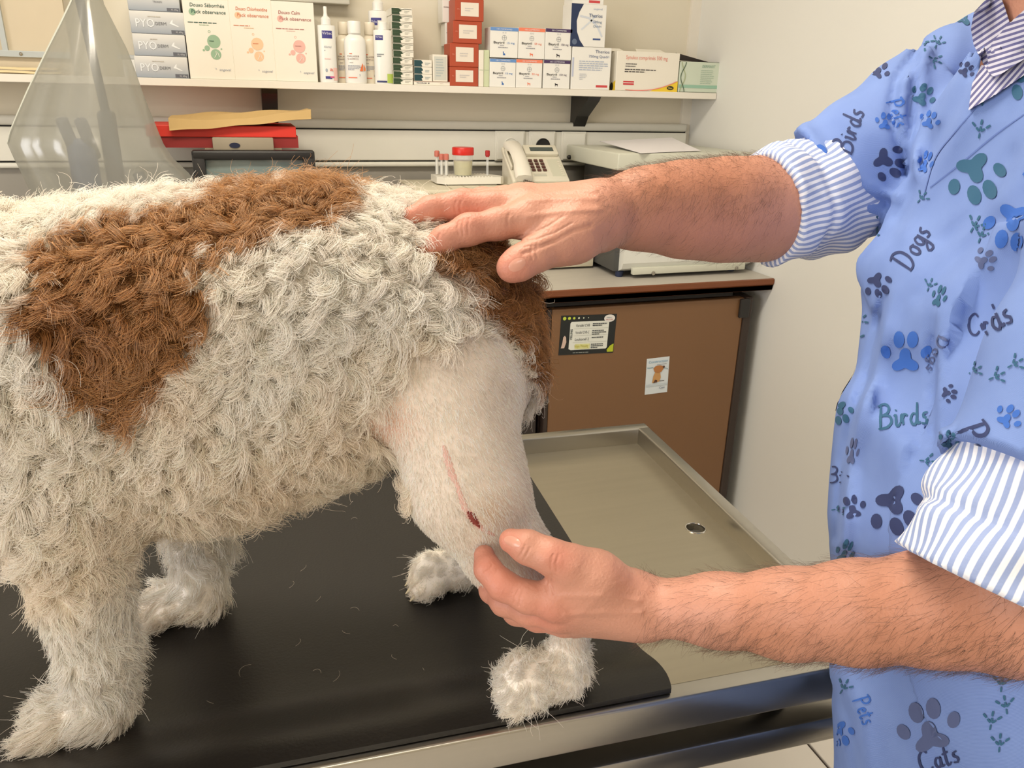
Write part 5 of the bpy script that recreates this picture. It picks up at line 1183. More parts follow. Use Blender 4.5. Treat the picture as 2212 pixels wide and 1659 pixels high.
for rep in range(2):
    es = [e for e in bm.edges if (e.verts[0].index in sel if rep == 0 else e.verts[0].tag) and (e.verts[1].index in sel if rep == 0 else e.verts[1].tag)]
    for v in bm.verts: v.tag = False
    for e in es: e.verts[0].tag = e.verts[1].tag = True
    r_ = bmesh.ops.subdivide_edges(bm, edges=es, cuts=1, use_grid_fill=True)
    for g in r_['geom_inner']:
        if isinstance(g, bmesh.types.BMVert): g.tag = True
bm.verts.index_update(); Vb = np.array([v.co for v in bm.verts]); htag = np.array([v.tag for v in bm.verts])
H.bump = creases
for rep in range(3):
    X_ = Vb[htag]; d_ = H(X_, 6000); g_ = np.stack([H(X_+np.eye(3)[i]*.0004, 6000)-d_ for i in range(3)], 1)/.0004
    Vb[htag] = X_-g_*(np.clip(d_, -.002, .002)/np.maximum((g_*g_).sum(1), .3))[:, None]
pb = to_px(Vb)
skc = np.tile(C3(196, 141, 119), (len(Vb), 1))
n1 = fbm(Vb, 55, 21)[:, None]; skc = skc*(1+.07*n1)
def blob(x, y, s, c, a, dmax=1.0):
    global skc
    w_ = (np.exp(-((pb[:, 0]-x)**2+(pb[:, 1]-y)**2)/(2*s*s))*(pb[:, 2] < dmax)*a)[:, None]; skc = skc*(1-w_)+C3(*c)*w_
for x, y, s in ((930, 535, 24), (890, 462, 30), (1105, 580, 30), (1000, 440, 50), (1095, 1168, 24), (1050, 1215, 30), (1205, 1208, 26), (1085, 1270, 36), (1180, 1340, 40)): blob(x, y, s, (206, 126, 106), .6)
for x, y, s in ((1450, 500, 90), (1560, 520, 80)): blob(x, y, s, (186, 126, 106), .4)
for x, y, s in ((1420, 395, 60), (1560, 385, 70), (1900, 1380, 110), (1650, 1370, 70), (2100, 1370, 90)): blob(x, y, s, (174, 112, 76), .5)
M_SKIN = mat('skin', srgb(214, 158, 124), .5, bump=.3, bscale=420, sss=.05); nt = M_SKIN.node_tree; at_ = nt.nodes.new('ShaderNodeAttribute'); at_.attribute_name = 'tint'
nt.links.new(at_.outputs['Color'], nt.nodes['Principled BSDF'].inputs['Base Color'])
for v, c in zip(bm.verts, Vb): v.co = c
me = bpy.data.meshes.new('body'); bm.to_mesh(me); VETBVH = BVHTree.FromBMesh(bm); bm.free(); me.update()
vb = link('body', me, M_SKIN, vet, True)
ca = vb.data.color_attributes.new('tint', 'FLOAT_COLOR', 'POINT'); ca.data.foreach_set('color', np.concatenate([np.clip(skc, 0, 1), np.ones((len(skc), 1))], 1).astype(np.float32).ravel())
def cast(bvhs, x, y):
    r = Vector(ray(x, y)).normalized(); best = None
    for b in bvhs:
        h, n_, i_, d_ = b.ray_cast(Vector(CAM), r)
        if h is not None and (best is None or d_ < best[2]): best = (np.array(h), np.array(n_), d_)
    return best
# nails: small curved plates
def nail(c, ax, w_, l_, name='nail'):
    pts = []; fs = []; n_ = 7; ax = np.array(ax, float)/np.linalg.norm(ax); pr_ = np.array([-ax[1], ax[0]])
    for j in range(n_):
        for i in range(n_):
            u, v = i/(n_-1)*2-1, j/(n_-1)*2-1
            k = math.sqrt(1-.5*v*v)*math.sqrt(1-.5*u*u); p = np.array(c)+ax*v*l_/2*math.sqrt(1-.5*u*u)+pr_*u*w_/2*math.sqrt(1-.5*v*v)
            h = cast([VETBVH], *p)
            if h is None: return
            pts.append(h[0]+h[1]*(.0007*(1-.9*max(u*u, v*v))))
    for j in range(n_-1):
        for i in range(n_-1): a = j*n_+i; fs.append((a, a+1, a+n_+1, a+n_))
    meshobj(name, pts, fs, mat('fingernail', srgb(208, 150, 130), .3, coat=.2), vb, smooth=True)
nail((1117, 572), (-.86, .5), 26, 40); nail((1107, 1170), (-.92, -.38), 22, 38)

# hair on the forearms
pb = to_px(Vb0); wt = np.zeros(len(Vb0)); a1 = (pb[:, 0] > 1300) & (pb[:, 0] < 1700) & (pb[:, 1] > 320) & (pb[:, 1] < 580) & (pb[:, 2] < .95); a2 = (pb[:, 0] > 1380) & (pb[:, 0] < 2230) & (pb[:, 1] > 1150) & (pb[:, 1] < 1470) & (pb[:, 2] < .75)
top = np.clip((470-pb[:, 1])/60+.4, .12, 1); wt[a1] = top[a1]
bot = np.clip(.45+(pb[:, 1]-1320)/160, .3, 1); wt[a2] = bot[a2]
Xa, Na = sample_surface(Vb0, Fb0, 9500, wt+1e-12); pa = to_px(Xa)
ismr = pa[:, 1] < 700
axr = (WR-ER)/np.linalg.norm(WR-ER); axl = (WL-EL)/np.linalg.norm(WL-EL)
dirh = np.where(ismr[:, None], axr*.55, axl*.55)+np.array([0, 0, -1.0])*np.where(ismr, .55, .75)[:, None]+.28*rng.normal(size=Xa.shape)
dirh = dirh-(dirh*Na).sum(1)[:, None]*Na; La = rng.uniform(.008, .017, len(Xa)); t6 = np.linspace(0, 1, 6)
Pa = Xa[:, None, :]+La[:, None, None]*(Na[:, None, :]*(.38*t6-.10*t6**2)[None, :, None]+dirh[:, None, :]*(t6**1.2)[None, :, None])+ (rng.normal(size=(len(Xa), 1, 3))*.0012)*(t6**2)[None, :, None]
ca_ = np.where((rng.random(len(Xa)) < .6)[:, None], C3(70, 46, 32), C3(120, 82, 54))*rng.uniform(.7, 1.3, (len(Xa), 1))
o = curves('arm_hair', Pa, .000062*(1-.5*t6), ca_, hairmat('arm_hair'), vet); o['kind'] = 'stuff'; o['label'] = 'fine dark hair on the forearms'

# ---- cloth
def stripemat(name, n, base, stripe, angle=True, width=.5):
    m = mat(name, base, .75, bump=.15, bscale=500); nt = m.node_tree; b = nt.nodes['Principled BSDF']
    a = nt.nodes.new('ShaderNodeAttribute'); a.attribute_name = 'sc'; sp = nt.nodes.new('ShaderNodeSeparateXYZ'); nt.links.new(a.outputs['Vector'], sp.inputs[0])
    if angle:
        t = nt.nodes.new('ShaderNodeMath'); t.operation = 'ARCTAN2'; nt.links.new(sp.outputs[1], t.inputs[0]); nt.links.new(sp.outputs[0], t.inputs[1]); src = t.outputs[0]
    else: src = sp.outputs[0]
    ad = nt.nodes.new('ShaderNodeMath'); ad.operation = 'ADD'; nt.links.new(src, ad.inputs[0]); nt.links.new(sp.outputs[2], ad.inputs[1])
    mu = nt.nodes.new('ShaderNodeMath'); mu.operation = 'MULTIPLY'; mu.inputs[1].default_value = n; nt.links.new(ad.outputs[0], mu.inputs[0])
    si = nt.nodes.new('ShaderNodeMath'); si.operation = 'SINE'; nt.links.new(mu.outputs[0], si.inputs[0])
    rp = nt.nodes.new('ShaderNodeValToRGB'); e = rp.color_ramp.elements; e[0].position = width-.12; e[0].color = (*base, 1); e[1].position = width+.12; e[1].color = (*stripe, 1)
    ma = nt.nodes.new('ShaderNodeMath'); ma.operation = 'MULTIPLY_ADD'; ma.inputs[1].default_value = .5; ma.inputs[2].default_value = .5; nt.links.new(si.outputs[0], ma.inputs[0])
    nt.links.new(ma.outputs[0], rp.inputs[0]); nt.links.new(rp.outputs[0], b.inputs['Base Color'])
    return m
STW, STB = srgb(234, 236, 244), srgb(150, 166, 208)
def setsc(o, arr):
    a = o.data.attributes.new('sc', 'FLOAT_VECTOR', 'POINT'); a.data.foreach_set('vector', arr.astype(np.float32).ravel())
def denim(name, base, dark):
    m = mat(name, base, .8); nt = m.node_tree; b = nt.nodes['Principled BSDF']
    tcn = nt.nodes.new('ShaderNodeTexCoord'); wv = nt.nodes.new('ShaderNodeTexWave'); wv.inputs['Scale'].default_value = 640; wv.inputs['Distortion'].default_value = .6; wv.bands_direction = 'DIAGONAL'
    nz = nt.nodes.new('ShaderNodeTexNoise'); nz.inputs['Scale'].default_value = 28; nz.inputs['Detail'].default_value = 8
    nt.links.new(tcn.outputs['Object'], wv.inputs[0]); nt.links.new(tcn.outputs['Object'], nz.inputs[0])
    mx = nt.nodes.new('ShaderNodeMix'); mx.data_type = 'RGBA'; mx.inputs['A'].default_value = (*base, 1); mx.inputs['B'].default_value = (*dark, 1)
    ml = nt.nodes.new('ShaderNodeMath'); ml.operation = 'MULTIPLY'; nt.links.new(wv.outputs['Fac'], ml.inputs[0]); nt.links.new(nz.outputs['Fac'], ml.inputs[1])
    nt.links.new(ml.outputs[0], mx.inputs['Factor']); nt.links.new(mx.outputs['Result'], b.inputs['Base Color'])
    bp = nt.nodes.new('ShaderNodeBump'); bp.inputs['Strength'].default_value = .12; bp.inputs['Distance'].default_value = .0004; nt.links.new(wv.outputs['Fac'], bp.inputs['Height']); nt.links.new(bp.outputs[0], b.inputs['Normal'])
    return m
M_TUN = denim('blue_tunic_cloth', srgb(122, 148, 206), srgb(80, 106, 174))
T = Soft()
for e in (-1, 1):
    w1 = .085 if e > 0 else .022
    T.chain([np.array([.60, .285, .70])+VR*.075*e, HIP+VR*(w1-.005)*e+VG*.015, WAI+VR*w1*e+VG*.026, (WAI+CHE)/2+VR*(w1+.002)*e+VG*.026, CHE+VR*(w1+.008)*e-VG*.004, (SR if e > 0 else SL)*.60+NK*.40-np.array([0, 0, .062 if e > 0 else .045])], [.140, .142, .143, .110, .112, .066], .06)
T.cone(NK-np.array([0, 0, .05]), NK+np.array([0, 0, -.01]), .085, .072, .04)
SRE = A(1785, 402, .812)
axR = (SRE-SR)/np.linalg.norm(SRE-SR)
nR = (axR*.9+.1*(-_R)); nR /= np.linalg.norm(nR)
T.cone(SR+np.array([0, 0, -.005]), SRE+axR*.05, .078, .072, .014, None, (SRE+nR*.006, nR))
SLE = A(2262, 1062, .458)
axL = (SLE-SL)/np.linalg.norm(SLE-SL)
T.cone(SL, SLE+axL*.05, .080, .062, .012, None, (SLE, axL))
hemR = (A(1690, 290, .86)+A(1870, 515, .86))/2
LU, LV = _R, np.array([0, 0, 1.0])
FOLDS = [([(1990, 95), (1935, 175), (1926, 250), (1945, 320), (1962, 372)], .007, 10), ([(1980, 120), (1972, 220), (1964, 300), (1958, 380)], .006, 9),
 ([(1732, 300), (1790, 372), (1858, 418), (1915, 437)], .006, 10), ([(2130, 130), (2098, 165), (2042, 270), (1985, 380), (1940, 470)], .006, 16),
 ([(1910, 640), (1895, 705), (1873, 813), (1845, 885), (1819, 994), (1806, 1160)], .0055, 10), ([(2016, 690), (2016, 830), (2014, 960)], .005, 9),
 ([(2160, 470), (2060, 560), (1990, 640)], .005, 20), ([(2190, 330), (2110, 460), (2040, 520)], .004, 16), ([(1800, 1480), (1840, 1560), (1850, 1659)], .004, 14)]
def tun_bump(X):
    L = X@_R; z = X[:, 2]; dd = X@_F
    sd = np.minimum(((X-SR)@axR)/.25, 1); nearR = (np.linalg.norm(X-(SR+axR*np.clip((X-SR)@axR, 0, .3)[:, None]), axis=1) < .11) & ((X-SR)@axR > .03)
    nearL = (np.linalg.norm(X-(SL+axL*np.clip((X-SL)@axL, 0, .35)[:, None]), axis=1) < .11) & ((X-SL)@axL > .05)
    hi_ = np.clip((z-1.12)/.15, 0, 1)
    pk = lambda a: np.sin(a)+.35*np.sin(2*a+.6)
    f = .0052*pk(L*52+(z-1.0)*(5+16*hi_)+1.1*np.sin(z*5))+.0030*pk(L*96-(z-1.1)*(4+30*hi_)+.7+.8*np.sin(z*7))
    aR = (X-SR)@axR; fR = .005*np.sin(aR*44+L*14+z*16)+.0015*np.sin(aR*90-z*40)
    aL = (X-SL)@axL; fL = .004*np.sin(aL*45+L*40)+.003*np.sin(L*90+z*30)
    out = np.where(nearR, fR, np.where(nearL, fL, f))
    px_ = to_px(X)[:, :2]
    for pl, am, wd in FOLDS:
        dmin = np.full(len(X), 1e9); side = np.zeros(len(X))
        for a_, b_ in zip(pl[:-1], pl[1:]):
            a_ = np.array(a_, float); b_ = np.array(b_, float); ab = b_-a_; t = np.clip(((px_-a_)@ab)/(ab@ab), 0, 1); q = px_-a_-t[:, None]*ab; dd_ = np.sqrt((q*q).sum(1))
            m_ = dd_ < dmin; dmin = np.where(m_, dd_, dmin); side = np.where(m_, (q[:, 0]*ab[1]-q[:, 1]*ab[0])/np.linalg.norm(ab), side)
        out = out+am*np.exp(-(dmin/wd)**2)-am*.8*np.exp(-((side-1.8*wd)**2+np.maximum(0, dmin-np.abs(side))**2)/(1.6*wd)**2)
    return out
T.bump = tun_bump
def tun_post(X, d):
    d = np.maximum(d, .72-X[:, 2])
    nh = X-(NK+np.array([-.012, .004, 0])); rr = np.sqrt(nh[:, 0]**2+nh[:, 1]**2)         # neck opening
    d = np.where((nh[:, 2] > -.03) & (rr < .12), np.maximum(d, .058-rr), d)
    return d
T.post = tun_post
Vt, Ft = T.mesh(.0052)
tun = npmesh('tunic', Vt, Ft, M_TUN, vet); tun['label'] = 'light blue cotton tunic printed with paws and words'
TUNBVH = BVHTree.FromPolygons([Vector(v) for v in Vt], [tuple(int(i) for i in f) for f in Ft])
# striped cuffs of the shirt underneath
def cuff(a, b, ra, rb, inner, n, name, seed, cuts, label, twist=0.0, extra=()):
    Cs = Soft(); Cs.cone(a, b, ra, rb, .01)
    for q in extra: Cs.cone(*q)
    ax_ = (b-a)/np.linalg.norm(b-a); u = np.cross(ax_, np.array([0, 0, 1.0])); u /= np.linalg.norm(u); v = np.cross(ax_, u); Lc = np.linalg.norm(b-a)
    def bump(X): 
        q = X-a; t = q@ax_; th = np.arctan2(q@v, q@u)
        return .0022*np.sin(3*th+t*90+seed)+.0016*np.sin(7*th-t*120+seed*2)+.0035*np.exp(-((t-.034)/.004)**2)
    Cs.bump = bump
    def post(X, d):
        q = X-a; t = q@ax_; th = np.arctan2(q@v, q@u)
        d = np.maximum(d, -t+.0015*np.sin(2*th+seed)); d = np.maximum(d, t-Lc)
        rad = np.linalg.norm(q-t[:, None]*ax_, axis=1)
        return np.where(t < .03, np.maximum(d, inner-rad), d)
    Cs.post = post
    V, F = Cs.mesh(.004, newton=1)
    q = V-a; t = q@ax_; th = np.arctan2(q@v, q@u)
    o = npmesh(name, V, F, stripemat('striped_'+name+str(seed), n, STW, STB), vet); o['label'] = label
    setsc(o, np.stack([np.cos(th), np.sin(th), twist*t+.02*np.sin(t*60+seed)], 1)); return o, V, F
cR = cuff(A(1648, 450, .772), A(1800, 415, .808), .0565, .064, .0475, 58, 'shirt_cuff', 1, None, 'rolled blue and white striped cuff at the right elbow', 3.0)
aL_ = A(2132, 1280, .468); cL = cuff(aL_, aL_-axL*.13, .0565, .059, .046, 58, 'shirt_cuff', 2, None, 'rolled blue and white striped cuff at the left elbow', 1.0)
# trousers, shoes
Tr = Soft()
for e, k_, a_ in zip((-1, 1), KN, AN): Tr.chain([HIP+VR*(.065 if e > 0 else .02)*e-np.array([0, 0, .06]), k_, a_+np.array([0, 0, -.03])], [.098, .080, .066], .04)
Tr.post = lambda X, d: np.maximum(d, .055-X[:, 2])
Vq, Fq = Tr.mesh(.012, newton=1); npmesh('trousers', Vq, Fq, mat('trouser_cloth', srgb(52, 58, 78), .85, noise=.1), vet)
for a_ in AN:
    Sh = Soft(); p0 = np.array([a_[0], a_[1], 0]); Sh.chain([p0-VG*.04+np.array([0, 0, .045]), p0+VG*.07+np.array([0, 0, .042]), p0+VG*.16+np.array([0, 0, .034])], [.044, .043, .036], .02)
    Sh.post = lambda X, d: np.maximum(d, .001-X[:, 2])
    V, F = Sh.mesh(.008, newton=1); npmesh('shoe', V, F, mat('shoe_leather', srgb(40, 36, 34), .5), vet)
# hair of the head
Hh = Soft(); Hh.cone(HD+np.array([.02, -.008, .025]), HD+np.array([.012, -.004, .03]), .094, .092, .02); Hh.post = lambda X, d: np.maximum(d, np.minimum((X-HD)@VG-.045, 1)-((X-HD)[:, 2]-.04)*.8)
V, F = Hh.mesh(.008, newton=1); npmesh('hair', V, F, mat('hair_brown', srgb(70, 54, 42), .7, noise=.3, nscale=80, bump=.6, bscale=160), vet)
for e in (-1, 1): B().lathe(HD+VG*.083+VR*.031*e+np.array([0, 0, .008]), [(0, -.011), (.008, -.008), (.011, 0), (.008, .008), (0, .011)], 14).done('eye', mat('eye_white', srgb(226, 222, 214), .2), vet, True)
# ---- print on the tunic: paws, words, bird tracks; laid onto the cloth
CLOTH = [TUNBVH]; FRAME = None
def lay(P, faces, material, name, par, lift=.0007, bv=None):
    pts = [(FRAME(*p) if FRAME else cast(bv or CLOTH, *p)) for p in P]; ok = [h is not None for h in pts]
    vs = [(h[0]+h[1]*lift) if h is not None else np.zeros(3) for h in pts]; fs = []
    for f in faces:
        if not all(ok[i] for i in f): continue
        e = max(np.linalg.norm(vs[f[i]]-vs[f[i-1]]) for i in range(len(f))); pe = max(math.dist(P[f[i]], P[f[i-1]]) for i in range(len(f)))
        if e > .0025+pe*.0018: continue
        fs.append(f)
    if not fs: return None
    used = sorted({i for f in fs for i in f}); mp = {k: i for i, k in enumerate(used)}
    return meshobj(name, [vs[i] for i in used], [tuple(mp[i] for i in f) for f in fs], material, par, smooth=True)
def blobgrid(c, rx, ry, rot, pinch=0.0, n=18, rings=3, fn=None):
    P = [tuple(c)]; F_ = []
    for r in range(1, rings+1):
        for i in range(n):
            a = 2*math.pi*i/n; k = r/rings; R = fn(a) if fn else 1+pinch*math.cos(a)
            x, y = rx*k*R*math.cos(a), ry*k*R*math.sin(a); P.append((c[0]+x*math.cos(rot)-y*math.sin(rot), c[1]+x*math.sin(rot)+y*math.cos(rot)))
    for i in range(n): F_.append((0, 1+i, 1+(i+1) % n))
    for r in range(1, rings):
        for i in range(n): a = 1+(r-1)*n; b = 1+r*n; F_.append((a+i, b+i, b+(i+1) % n, a+(i+1) % n))
    return P, F_
def merge(parts):
    P = []; F_ = []
    for p, f in parts: k = len(P); P += p; F_ += [tuple(k+i for i in q) for q in f]
    return P, F_
def rotp(x, y, c, s, r, sq=1.0): x *= sq; return (c[0]+s*(x*math.cos(r)-y*math.sin(r)), c[1]+s*(x*math.sin(r)+y*math.cos(r)))
INK = dict(blue=mat('ink_blue', srgb(52, 100, 186), .8), navy=mat('ink_navy', srgb(44, 56, 100), .8), teal=mat('ink_teal', srgb(44, 92, 124), .8), grey=mat('ink_grey', srgb(82, 94, 136), .8))
def paw(c, s, rot, ink, sq=1.0):                       # s: width in pixels, rot degrees clockwise in the picture
    r = math.radians(rot); parts = []
    pad = lambda a: .82+.30*math.cos(3*(a-math.pi/2)+math.pi)+.0*math.cos(a)
    def tp(P): return [rotp(x, y, c, s, r, sq) for x, y in P]
    p, f = blobgrid((0, .20), .27, .25, 0, n=30, fn=pad); parts.append((tp(p), f))
    for (x, y, rx, ry, ro) in ((-.13, -.25, .115, .17, -.05), (.15, -.25, .115, .17, .08), (-.40, -.0, .095, .135, -.35), (.42, .0, .10, .135, .45)):
        p, f = blobgrid((x, y), rx, ry, ro, n=14); parts.append((tp(p), f))
    P, F_ = merge(parts); return lay(P, F_, INK[ink], 'paw_print', tun)
STRK = {
 'B': (.62, [[(.08, 0), (.16, 1)], [(.02, .95), (.35, 1), (.5, .85), (.42, .62), (.15, .52)], [(.15, .52), (.48, .48), (.55, .22), (.35, .02), (.0, .0)]]),
 'D': (.66, [[(.08, 0), (.18, 1)], [(.0, .96), (.3, 1), (.55, .75), (.52, .3), (.3, .02), (.02, .02)]]),
 'P': (.56, [[(.06, -.05), (.16, 1)], [(.0, .95), (.35, 1), (.5, .8), (.4, .55), (.14, .48)]]),
 'C': (.6, [[(.5, .85), (.35, 1), (.12, .8), (.06, .4), (.18, .08), (.4, .02), (.55, .2)]]),
 'i': (.24, [[(.02, .45), (.1, .5), (.08, .1), (.16, .02), (.26, .15)], [(.12, .68), (.15, .72)]]),
 'r': (.34, [[(.0, .15), (.08, .5), (.1, .05)], [(.09, .3), (.2, .5), (.32, .42)]]),
 'd': (.46, [[(.36, .42), (.2, .5), (.06, .25), (.14, .03), (.3, .12), (.42, .95)], [(.34, .3), (.36, .05), (.48, .12)]]),
 's': (.34, [[(.3, .5), (.14, .46), (.12, .32), (.26, .2), (.2, .02), (.02, .06)]]),
 'o': (.4, [[(.22, .5), (.08, .38), (.08, .12), (.2, .02), (.32, .14), (.32, .4), (.22, .5), (.4, .42)]]),
 'g': (.42, [[(.34, .44), (.18, .5), (.06, .28), (.16, .06), (.3, .18), (.36, .48), (.34, -.2), (.2, -.38), (.04, -.25), (.4, .08)]]),
 'e': (.36, [[(.06, .26), (.28, .34), (.24, .5), (.1, .42), (.06, .16), (.18, .02), (.34, .12)]]),
 't': (.32, [[(.16, .85), (.1, .1), (.18, .02), (.3, .12)], [(.0, .55), (.3, .6)]]),
 'a': (.42, [[(.32, .44), (.18, .5), (.06, .28), (.14, .05), (.28, .16), (.34, .48), (.32, .05), (.44, .12)]]),
}
def smoothline(pl, step=.07):
    pl = [np.array(p, float) for p in pl]; out = []
    for i in range(len(pl)-1):
        p0, p1, p2, p3 = pl[max(i-1, 0)], pl[i], pl[i+1], pl[min(i+2, len(pl)-1)]; n = max(2, int(np.linalg.norm(p2-p1)/step))
        for k in range(n):
            t = k/n; out.append(.5*((2*p1)+(-p0+p2)*t+(2*p0-5*p1+4*p2-p3)*t*t+(-p0+3*p1-3*p2+p3)*t**3))
    return out+[pl[-1]]
def ribbon2(pl, w_):
    P = []; n = len(pl)
    for i, p in enumerate(pl):
        d = pl[min(i+1, n-1)]-pl[max(i-1, 0)]; d = d/(np.linalg.norm(d)+1e-9); m_ = np.array([-d[1], d[0]])*w_/2*(.75+.35*math.sin(3.1*i/max(1, n-1)))
        P += [tuple(p+m_), tuple(p-m_)]
    return P, [(2*i, 2*i+1, 2*i+3, 2*i+2) for i in range(n-1)]
def word(txt, c, width, rot, ink, sq=1.0, hs=1.0, th=.105):
    tot = sum(STRK[ch][0]+.04 for ch in txt); sc_ = width/tot; x = -tot/2; parts = []; r = math.radians(rot)
    for ch in txt:
        w0, ss = STRK[ch]
        for s_ in ss:
            pl = smoothline([(x+p[0], p[1]-.4) for p in s_]); P, F_ = ribbon2(pl, th)
            parts.append(([rotp(a, -b*hs, c, sc_, r, sq) for a, b in P], F_))
        x += w0+.04
    P, F_ = merge(parts); return lay(P, F_, INK[ink], 'printed_word', tun)
def track(c, s, rot, ink='teal'):
    parts = []; r = math.radians(rot)
    for a in (-48, 0, 48):
        t = math.radians(a)
        for k0, k1 in ((.08, .42), (.52, .9)):
            pl = [np.array([math.sin(t)*(k0+(k1-k0)*i/3), -math.cos(t)*(k0+(k1-k0)*i/3)]) for i in range(4)]; P, F_ = ribbon2(pl, .16); parts.append(([rotp(x, y, c, s, r) for x, y in P], F_))
    pl = [np.array([0, .08+.4*i/3]) for i in range(4)]; P, F_ = ribbon2(pl, .12); parts.append(([rotp(x, y, c, s, r) for x, y in P], F_))
    P, F_ = merge(parts); return lay(P, F_, INK[ink], 'bird_track', tun)
for a in (((1957, 760), 106, 0, 'blue'), ((1940, 1102), 122, 152, 'navy'), ((1912, 262), 44, 8, 'blue'), ((2009, 258), 46, 18, 'blue'), ((1922, 352), 82, 120, 'navy'), ((1752, 366), 108, -62, 'blue'), ((2113, 385), 128, 160, 'teal'), ((2188, 490), 120, 190, 'blue'), ((2206, 172), 100, 165, 'teal'), ((1899, 616), 62, 150, 'navy'), ((1817, 892), 58, 165, 'teal'), ((1841, 1096), 60, -14, 'navy'), ((2006, 1568), 136, -14, 'grey'), ((1815, 1586), 66, 165, 'blue'), ((1994, 205), 56, 30, 'teal'), ((2088, 150), 40, 40, 'navy'), ((1900, 150), 46, 30, 'navy'), ((2085, 30), 60, 20, 'teal'), ((2052, 850), 40, 100, 'navy'), ((2050, 950), 44, 20, 'teal'), ((2180, 900), 60, 40, 'blue'), ((2130, 560), 54, 60, 'grey')): paw(*a)
paw((2030, 640), 58, 22, 'teal', .55); paw((1842, 975), 70, 10, 'grey', .4); paw((1826, 1192), 66, 22, 'teal', .6); paw((2000, 350), 60, 20, 'blue', .6)
for a in (('Birds', (1953, 901), 112, -6, 'teal'), ('Birds', (1836, 282), 100, -72, 'navy'), ('Pets', (1862, 488), 74, 174, 'teal'), ('Dogs', (1973, 534), 100, -62, 'navy'), ('Bir', (1814, 1030), 46, 4, 'navy'), ('Pets', (2114, 972), 112, 66, 'navy'), ('Pets', (1868, 1536), 62, 68, 'blue'), ('Pets', (1938, 245), 62, 70, 'blue'), ('Cats', (2030, 1640), 90, -20, 'navy')): word(*a)
word('C', (2106, 706), 30, 0, 'navy'); word('rds', (2152, 690), 74, -30, 'navy'); word('Dogs', (2023, 765), 84, 112, 'grey', 1.0, .55)
for c, s, r in (((1856, 694), 24, 50), ((1847, 733), 26, 20), ((1822, 770), 22, 10), ((2104, 802), 24, 60), ((2150, 815), 28, 65), ((2190, 788), 28, 60), ((2000, 996), 26, 95), ((1808, 1100), 22, 80), ((2164, 1480), 30, 5), ((2174, 1528), 30, -10), ((2142, 1562), 30, 10), ((2160, 1610), 30, 5), ((1822, 1488), 26, 30), ((1990, 430), 22, 40), ((2105, 490), 30, 30), ((2120, 512), 30, 20), ((2015, 128), 24, 120), ((2024, 96), 22, 30), ((1998, 92), 24, 130), ((2126, 215), 30, 15), ((2118, 285), 30, 10), ((2008, 620), 22, 20), ((1985, 1180), 24, 20)): track(c, s, r)
def seam(pl, w_=3.0, ink=None, name='seam'):
    P, F_ = ribbon2([np.array(p) for p in smoothline(pl, 8)], w_); lay(P, F_, ink or mat('seam_thread', srgb(92, 116, 180), .8), name, tun, .0006)
seam([(2212, 248), (2150, 292), (2080, 350), (2010, 405)]); seam([(2110, 232), (2060, 290), (2020, 345), (1995, 430)], 2.5); seam([(2080, 1425), (2140, 1445), (2212, 1470)], 2.5); seam([(1705, 360), (1760, 420), (1830, 470), (1890, 495)], 3)

# the print goes on round the tunic, where the picture does not show it
Nt = vnormals(Vt, Ft); pt = to_px(Vt); vd = (CAM-Vt); vd /= np.linalg.norm(vd, axis=1)[:, None]
hid = (((pt[:, 0] > 2270) | (pt[:, 1] > 1730) | (pt[:, 1] < -60) | ((Nt*vd).sum(1) < -.15))) & (Vt[:, 2] > .75) & (Vt[:, 2] < 1.40)
cand = np.nonzero(hid)[0]; rng.shuffle(cand); chosen = []
for i in cand[:4000]:
    if all(np.linalg.norm(Vt[i]-Vt[j]) > .085 for j in chosen): chosen.append(i)
    if len(chosen) >= 44: break
for k_, i in enumerate(chosen):
    n_ = Nt[i]; e1 = np.cross([0, 0, 1.0], n_)
    if np.linalg.norm(e1) < .2: continue
    e1 /= np.linalg.norm(e1); e2 = np.cross(e1, n_)
    def FRAME(x, y, i=i, n_=n_, e1=e1, e2=e2):
        o_ = Vt[i]+n_*.03+(e1*x+e2*y)*.00042; h, nn, _, _ = TUNBVH.ray_cast(Vector(o_), Vector(-n_), .06)
        return None if h is None else (np.array(h), np.array(nn), 0)
    r = random.Random(k_); ink = r.choice(('blue', 'navy', 'teal', 'grey'))
    if k_ % 3 == 0: paw((0, 0), r.choice((60, 110, 125)), r.uniform(0, 360), ink)
    elif k_ % 3 == 1: word(r.choice(('Birds', 'Dogs', 'Pets', 'Cats')), (0, 0), 100, r.uniform(-90, 90), ink)
    else: track((-20, 0), 28, r.uniform(0, 90)); track((25, 20), 28, r.uniform(0, 90))
FRAME = None

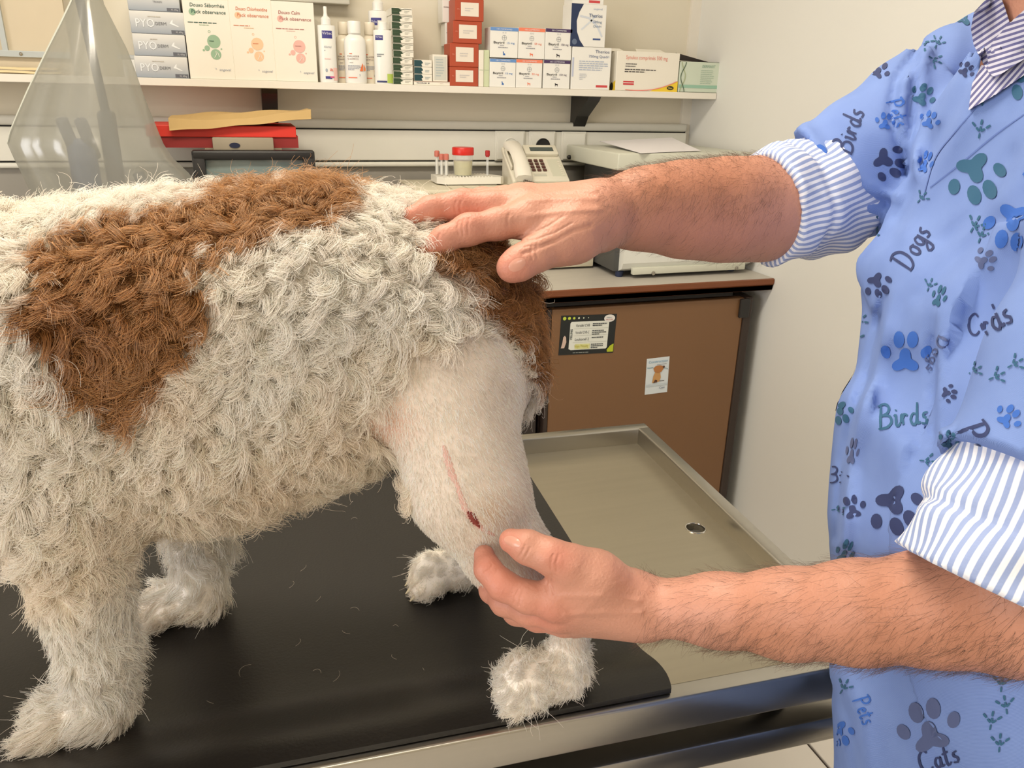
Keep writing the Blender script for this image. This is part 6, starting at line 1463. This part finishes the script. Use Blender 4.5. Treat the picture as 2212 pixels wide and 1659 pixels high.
# collar of the striped shirt and the neck line
def leaf(poly, dirv, n, name, lift, label, period=11.0):
    xs = [p[0] for p in poly]; ys = [p[1] for p in poly]; st = 6.0
    gx_ = np.arange(min(xs), max(xs)+st, st); gy_ = np.arange(min(ys), max(ys)+st, st); P = [(x, y) for y in gy_ for x in gx_]; W_ = len(gx_)
    sd = polydist(np.array(P), poly); F_ = []
    # pull points just outside onto the outline
    pts = np.array(P, float)
    for i in np.nonzero((sd < 0) & (sd > -st*1.1))[0]:
        best = None
        for k in range(len(poly)):
            a = np.array(poly[k], float); b = np.array(poly[(k+1) % len(poly)], float); t = np.clip((pts[i]-a)@(b-a)/((b-a)@(b-a)), 0, 1); q = a+t*(b-a); d_ = np.linalg.norm(q-pts[i])
            if best is None or d_ < best[0]: best = (d_, q)
        pts[i] = best[1]
    val = sd > -st*1.1
    for j in range(len(gy_)-1):
        for i in range(W_-1):
            a = j*W_+i; q = (a, a+1, a+W_+1, a+W_)
            if all(val[k] for k in q): F_.append(q)
    hits = [cast([TUNBVH, VETBVH], *p) if val[i] else None for i, p in enumerate(pts)]
    dm = np.median([h[2] for h in hits if h is not None])
    V = []
    for p, h in zip(pts, hits):
        dist = min(h[2], dm+.02) if h is not None else dm
        r = ray(*p); r = r/np.linalg.norm(r); V.append(CAM+r*(dist-lift-.002*math.sin(p[1]*.06+p[0]*.03)))
    used = sorted({i for f in F_ for i in f}); mp = {k: i for i, k in enumerate(used)}
    VV = [V[i] for i in used]; FF = [tuple(mp[i] for i in f) for f in F_]
    # thickness away from the viewer side
    k = len(VV); cen = np.mean(VV, 0); back = (cen-CAM)/np.linalg.norm(cen-CAM)*.003
    FA = FF+[tuple(k+i for i in f[::-1]) for f in FF]; VA = VV+[v+back for v in VV]
    o = meshobj(name, VA, FA, stripemat('striped_'+name+str(n), 1.0, srgb(196, 196, 214), srgb(92, 92, 140), False), vet, smooth=True); o['label'] = label
    d = np.array(dirv, float)/np.linalg.norm(dirv)
    su = np.array([(pts[i]@d)*2*math.pi/period for i in used]); su = np.concatenate([su, su]); setsc(o, np.stack([su, 0*su, 0*su], 1)); return o
leaf([(2140, -12), (2104, 26), (2097, 62), (2103, 96), (2118, 128), (2136, 158), (2150, 110), (2182, 52), (2172, 20), (2160, -12)], (.55, .83), 1, 'collar', .010, 'striped shirt collar')
leaf([(2136, 158), (2132, 112), (2150, 84), (2180, 50), (2212, 22), (2240, 10), (2240, 108), (2212, 128), (2150, 168)], (.30, .95), 2, 'collar', .013, 'striped shirt collar', 11)
leaf([(2120, 140), (2100, 180), (2092, 238), (2150, 205), (2230, 150), (2230, 110), (2150, 150)], (.75, .66), 3, 'shirt_front', .004, 'dark striped shirt front under the collar', 10)

# loose hairs fallen on the mat
LP = []
for k_ in range(26):
    c = at_z(rng.uniform(400, 1050), rng.uniform(1110, 1560), PAWZ+.0012); a0 = rng.uniform(0, 6.28); R_ = rng.uniform(.004, .012); sp = rng.uniform(.8, 2.6); t7 = np.linspace(0, 1, 7)
    LP.append(np.stack([c[0]+R_*np.cos(a0+sp*t7), c[1]+R_*np.sin(a0+sp*t7), np.full(7, PAWZ+.0007)+.0012*np.sin(t7*3.1)], 1))
o = curves('loose_hair', np.array(LP), np.full(7, .00012), np.tile(C3(200, 190, 170), (26, 1)), FUR, None); o['kind'] = 'stuff'; tag(o, 'loose white dog hairs fallen on the black mat', 'hair')
bpy.data.collections.remove(tmp)
for o in bpy.data.objects:                       # fine print stays joined
    if o.name.split('.')[0] in ('print', 'label', 'printed_word', 'bird_track'): o['kind'] = 'stuff'
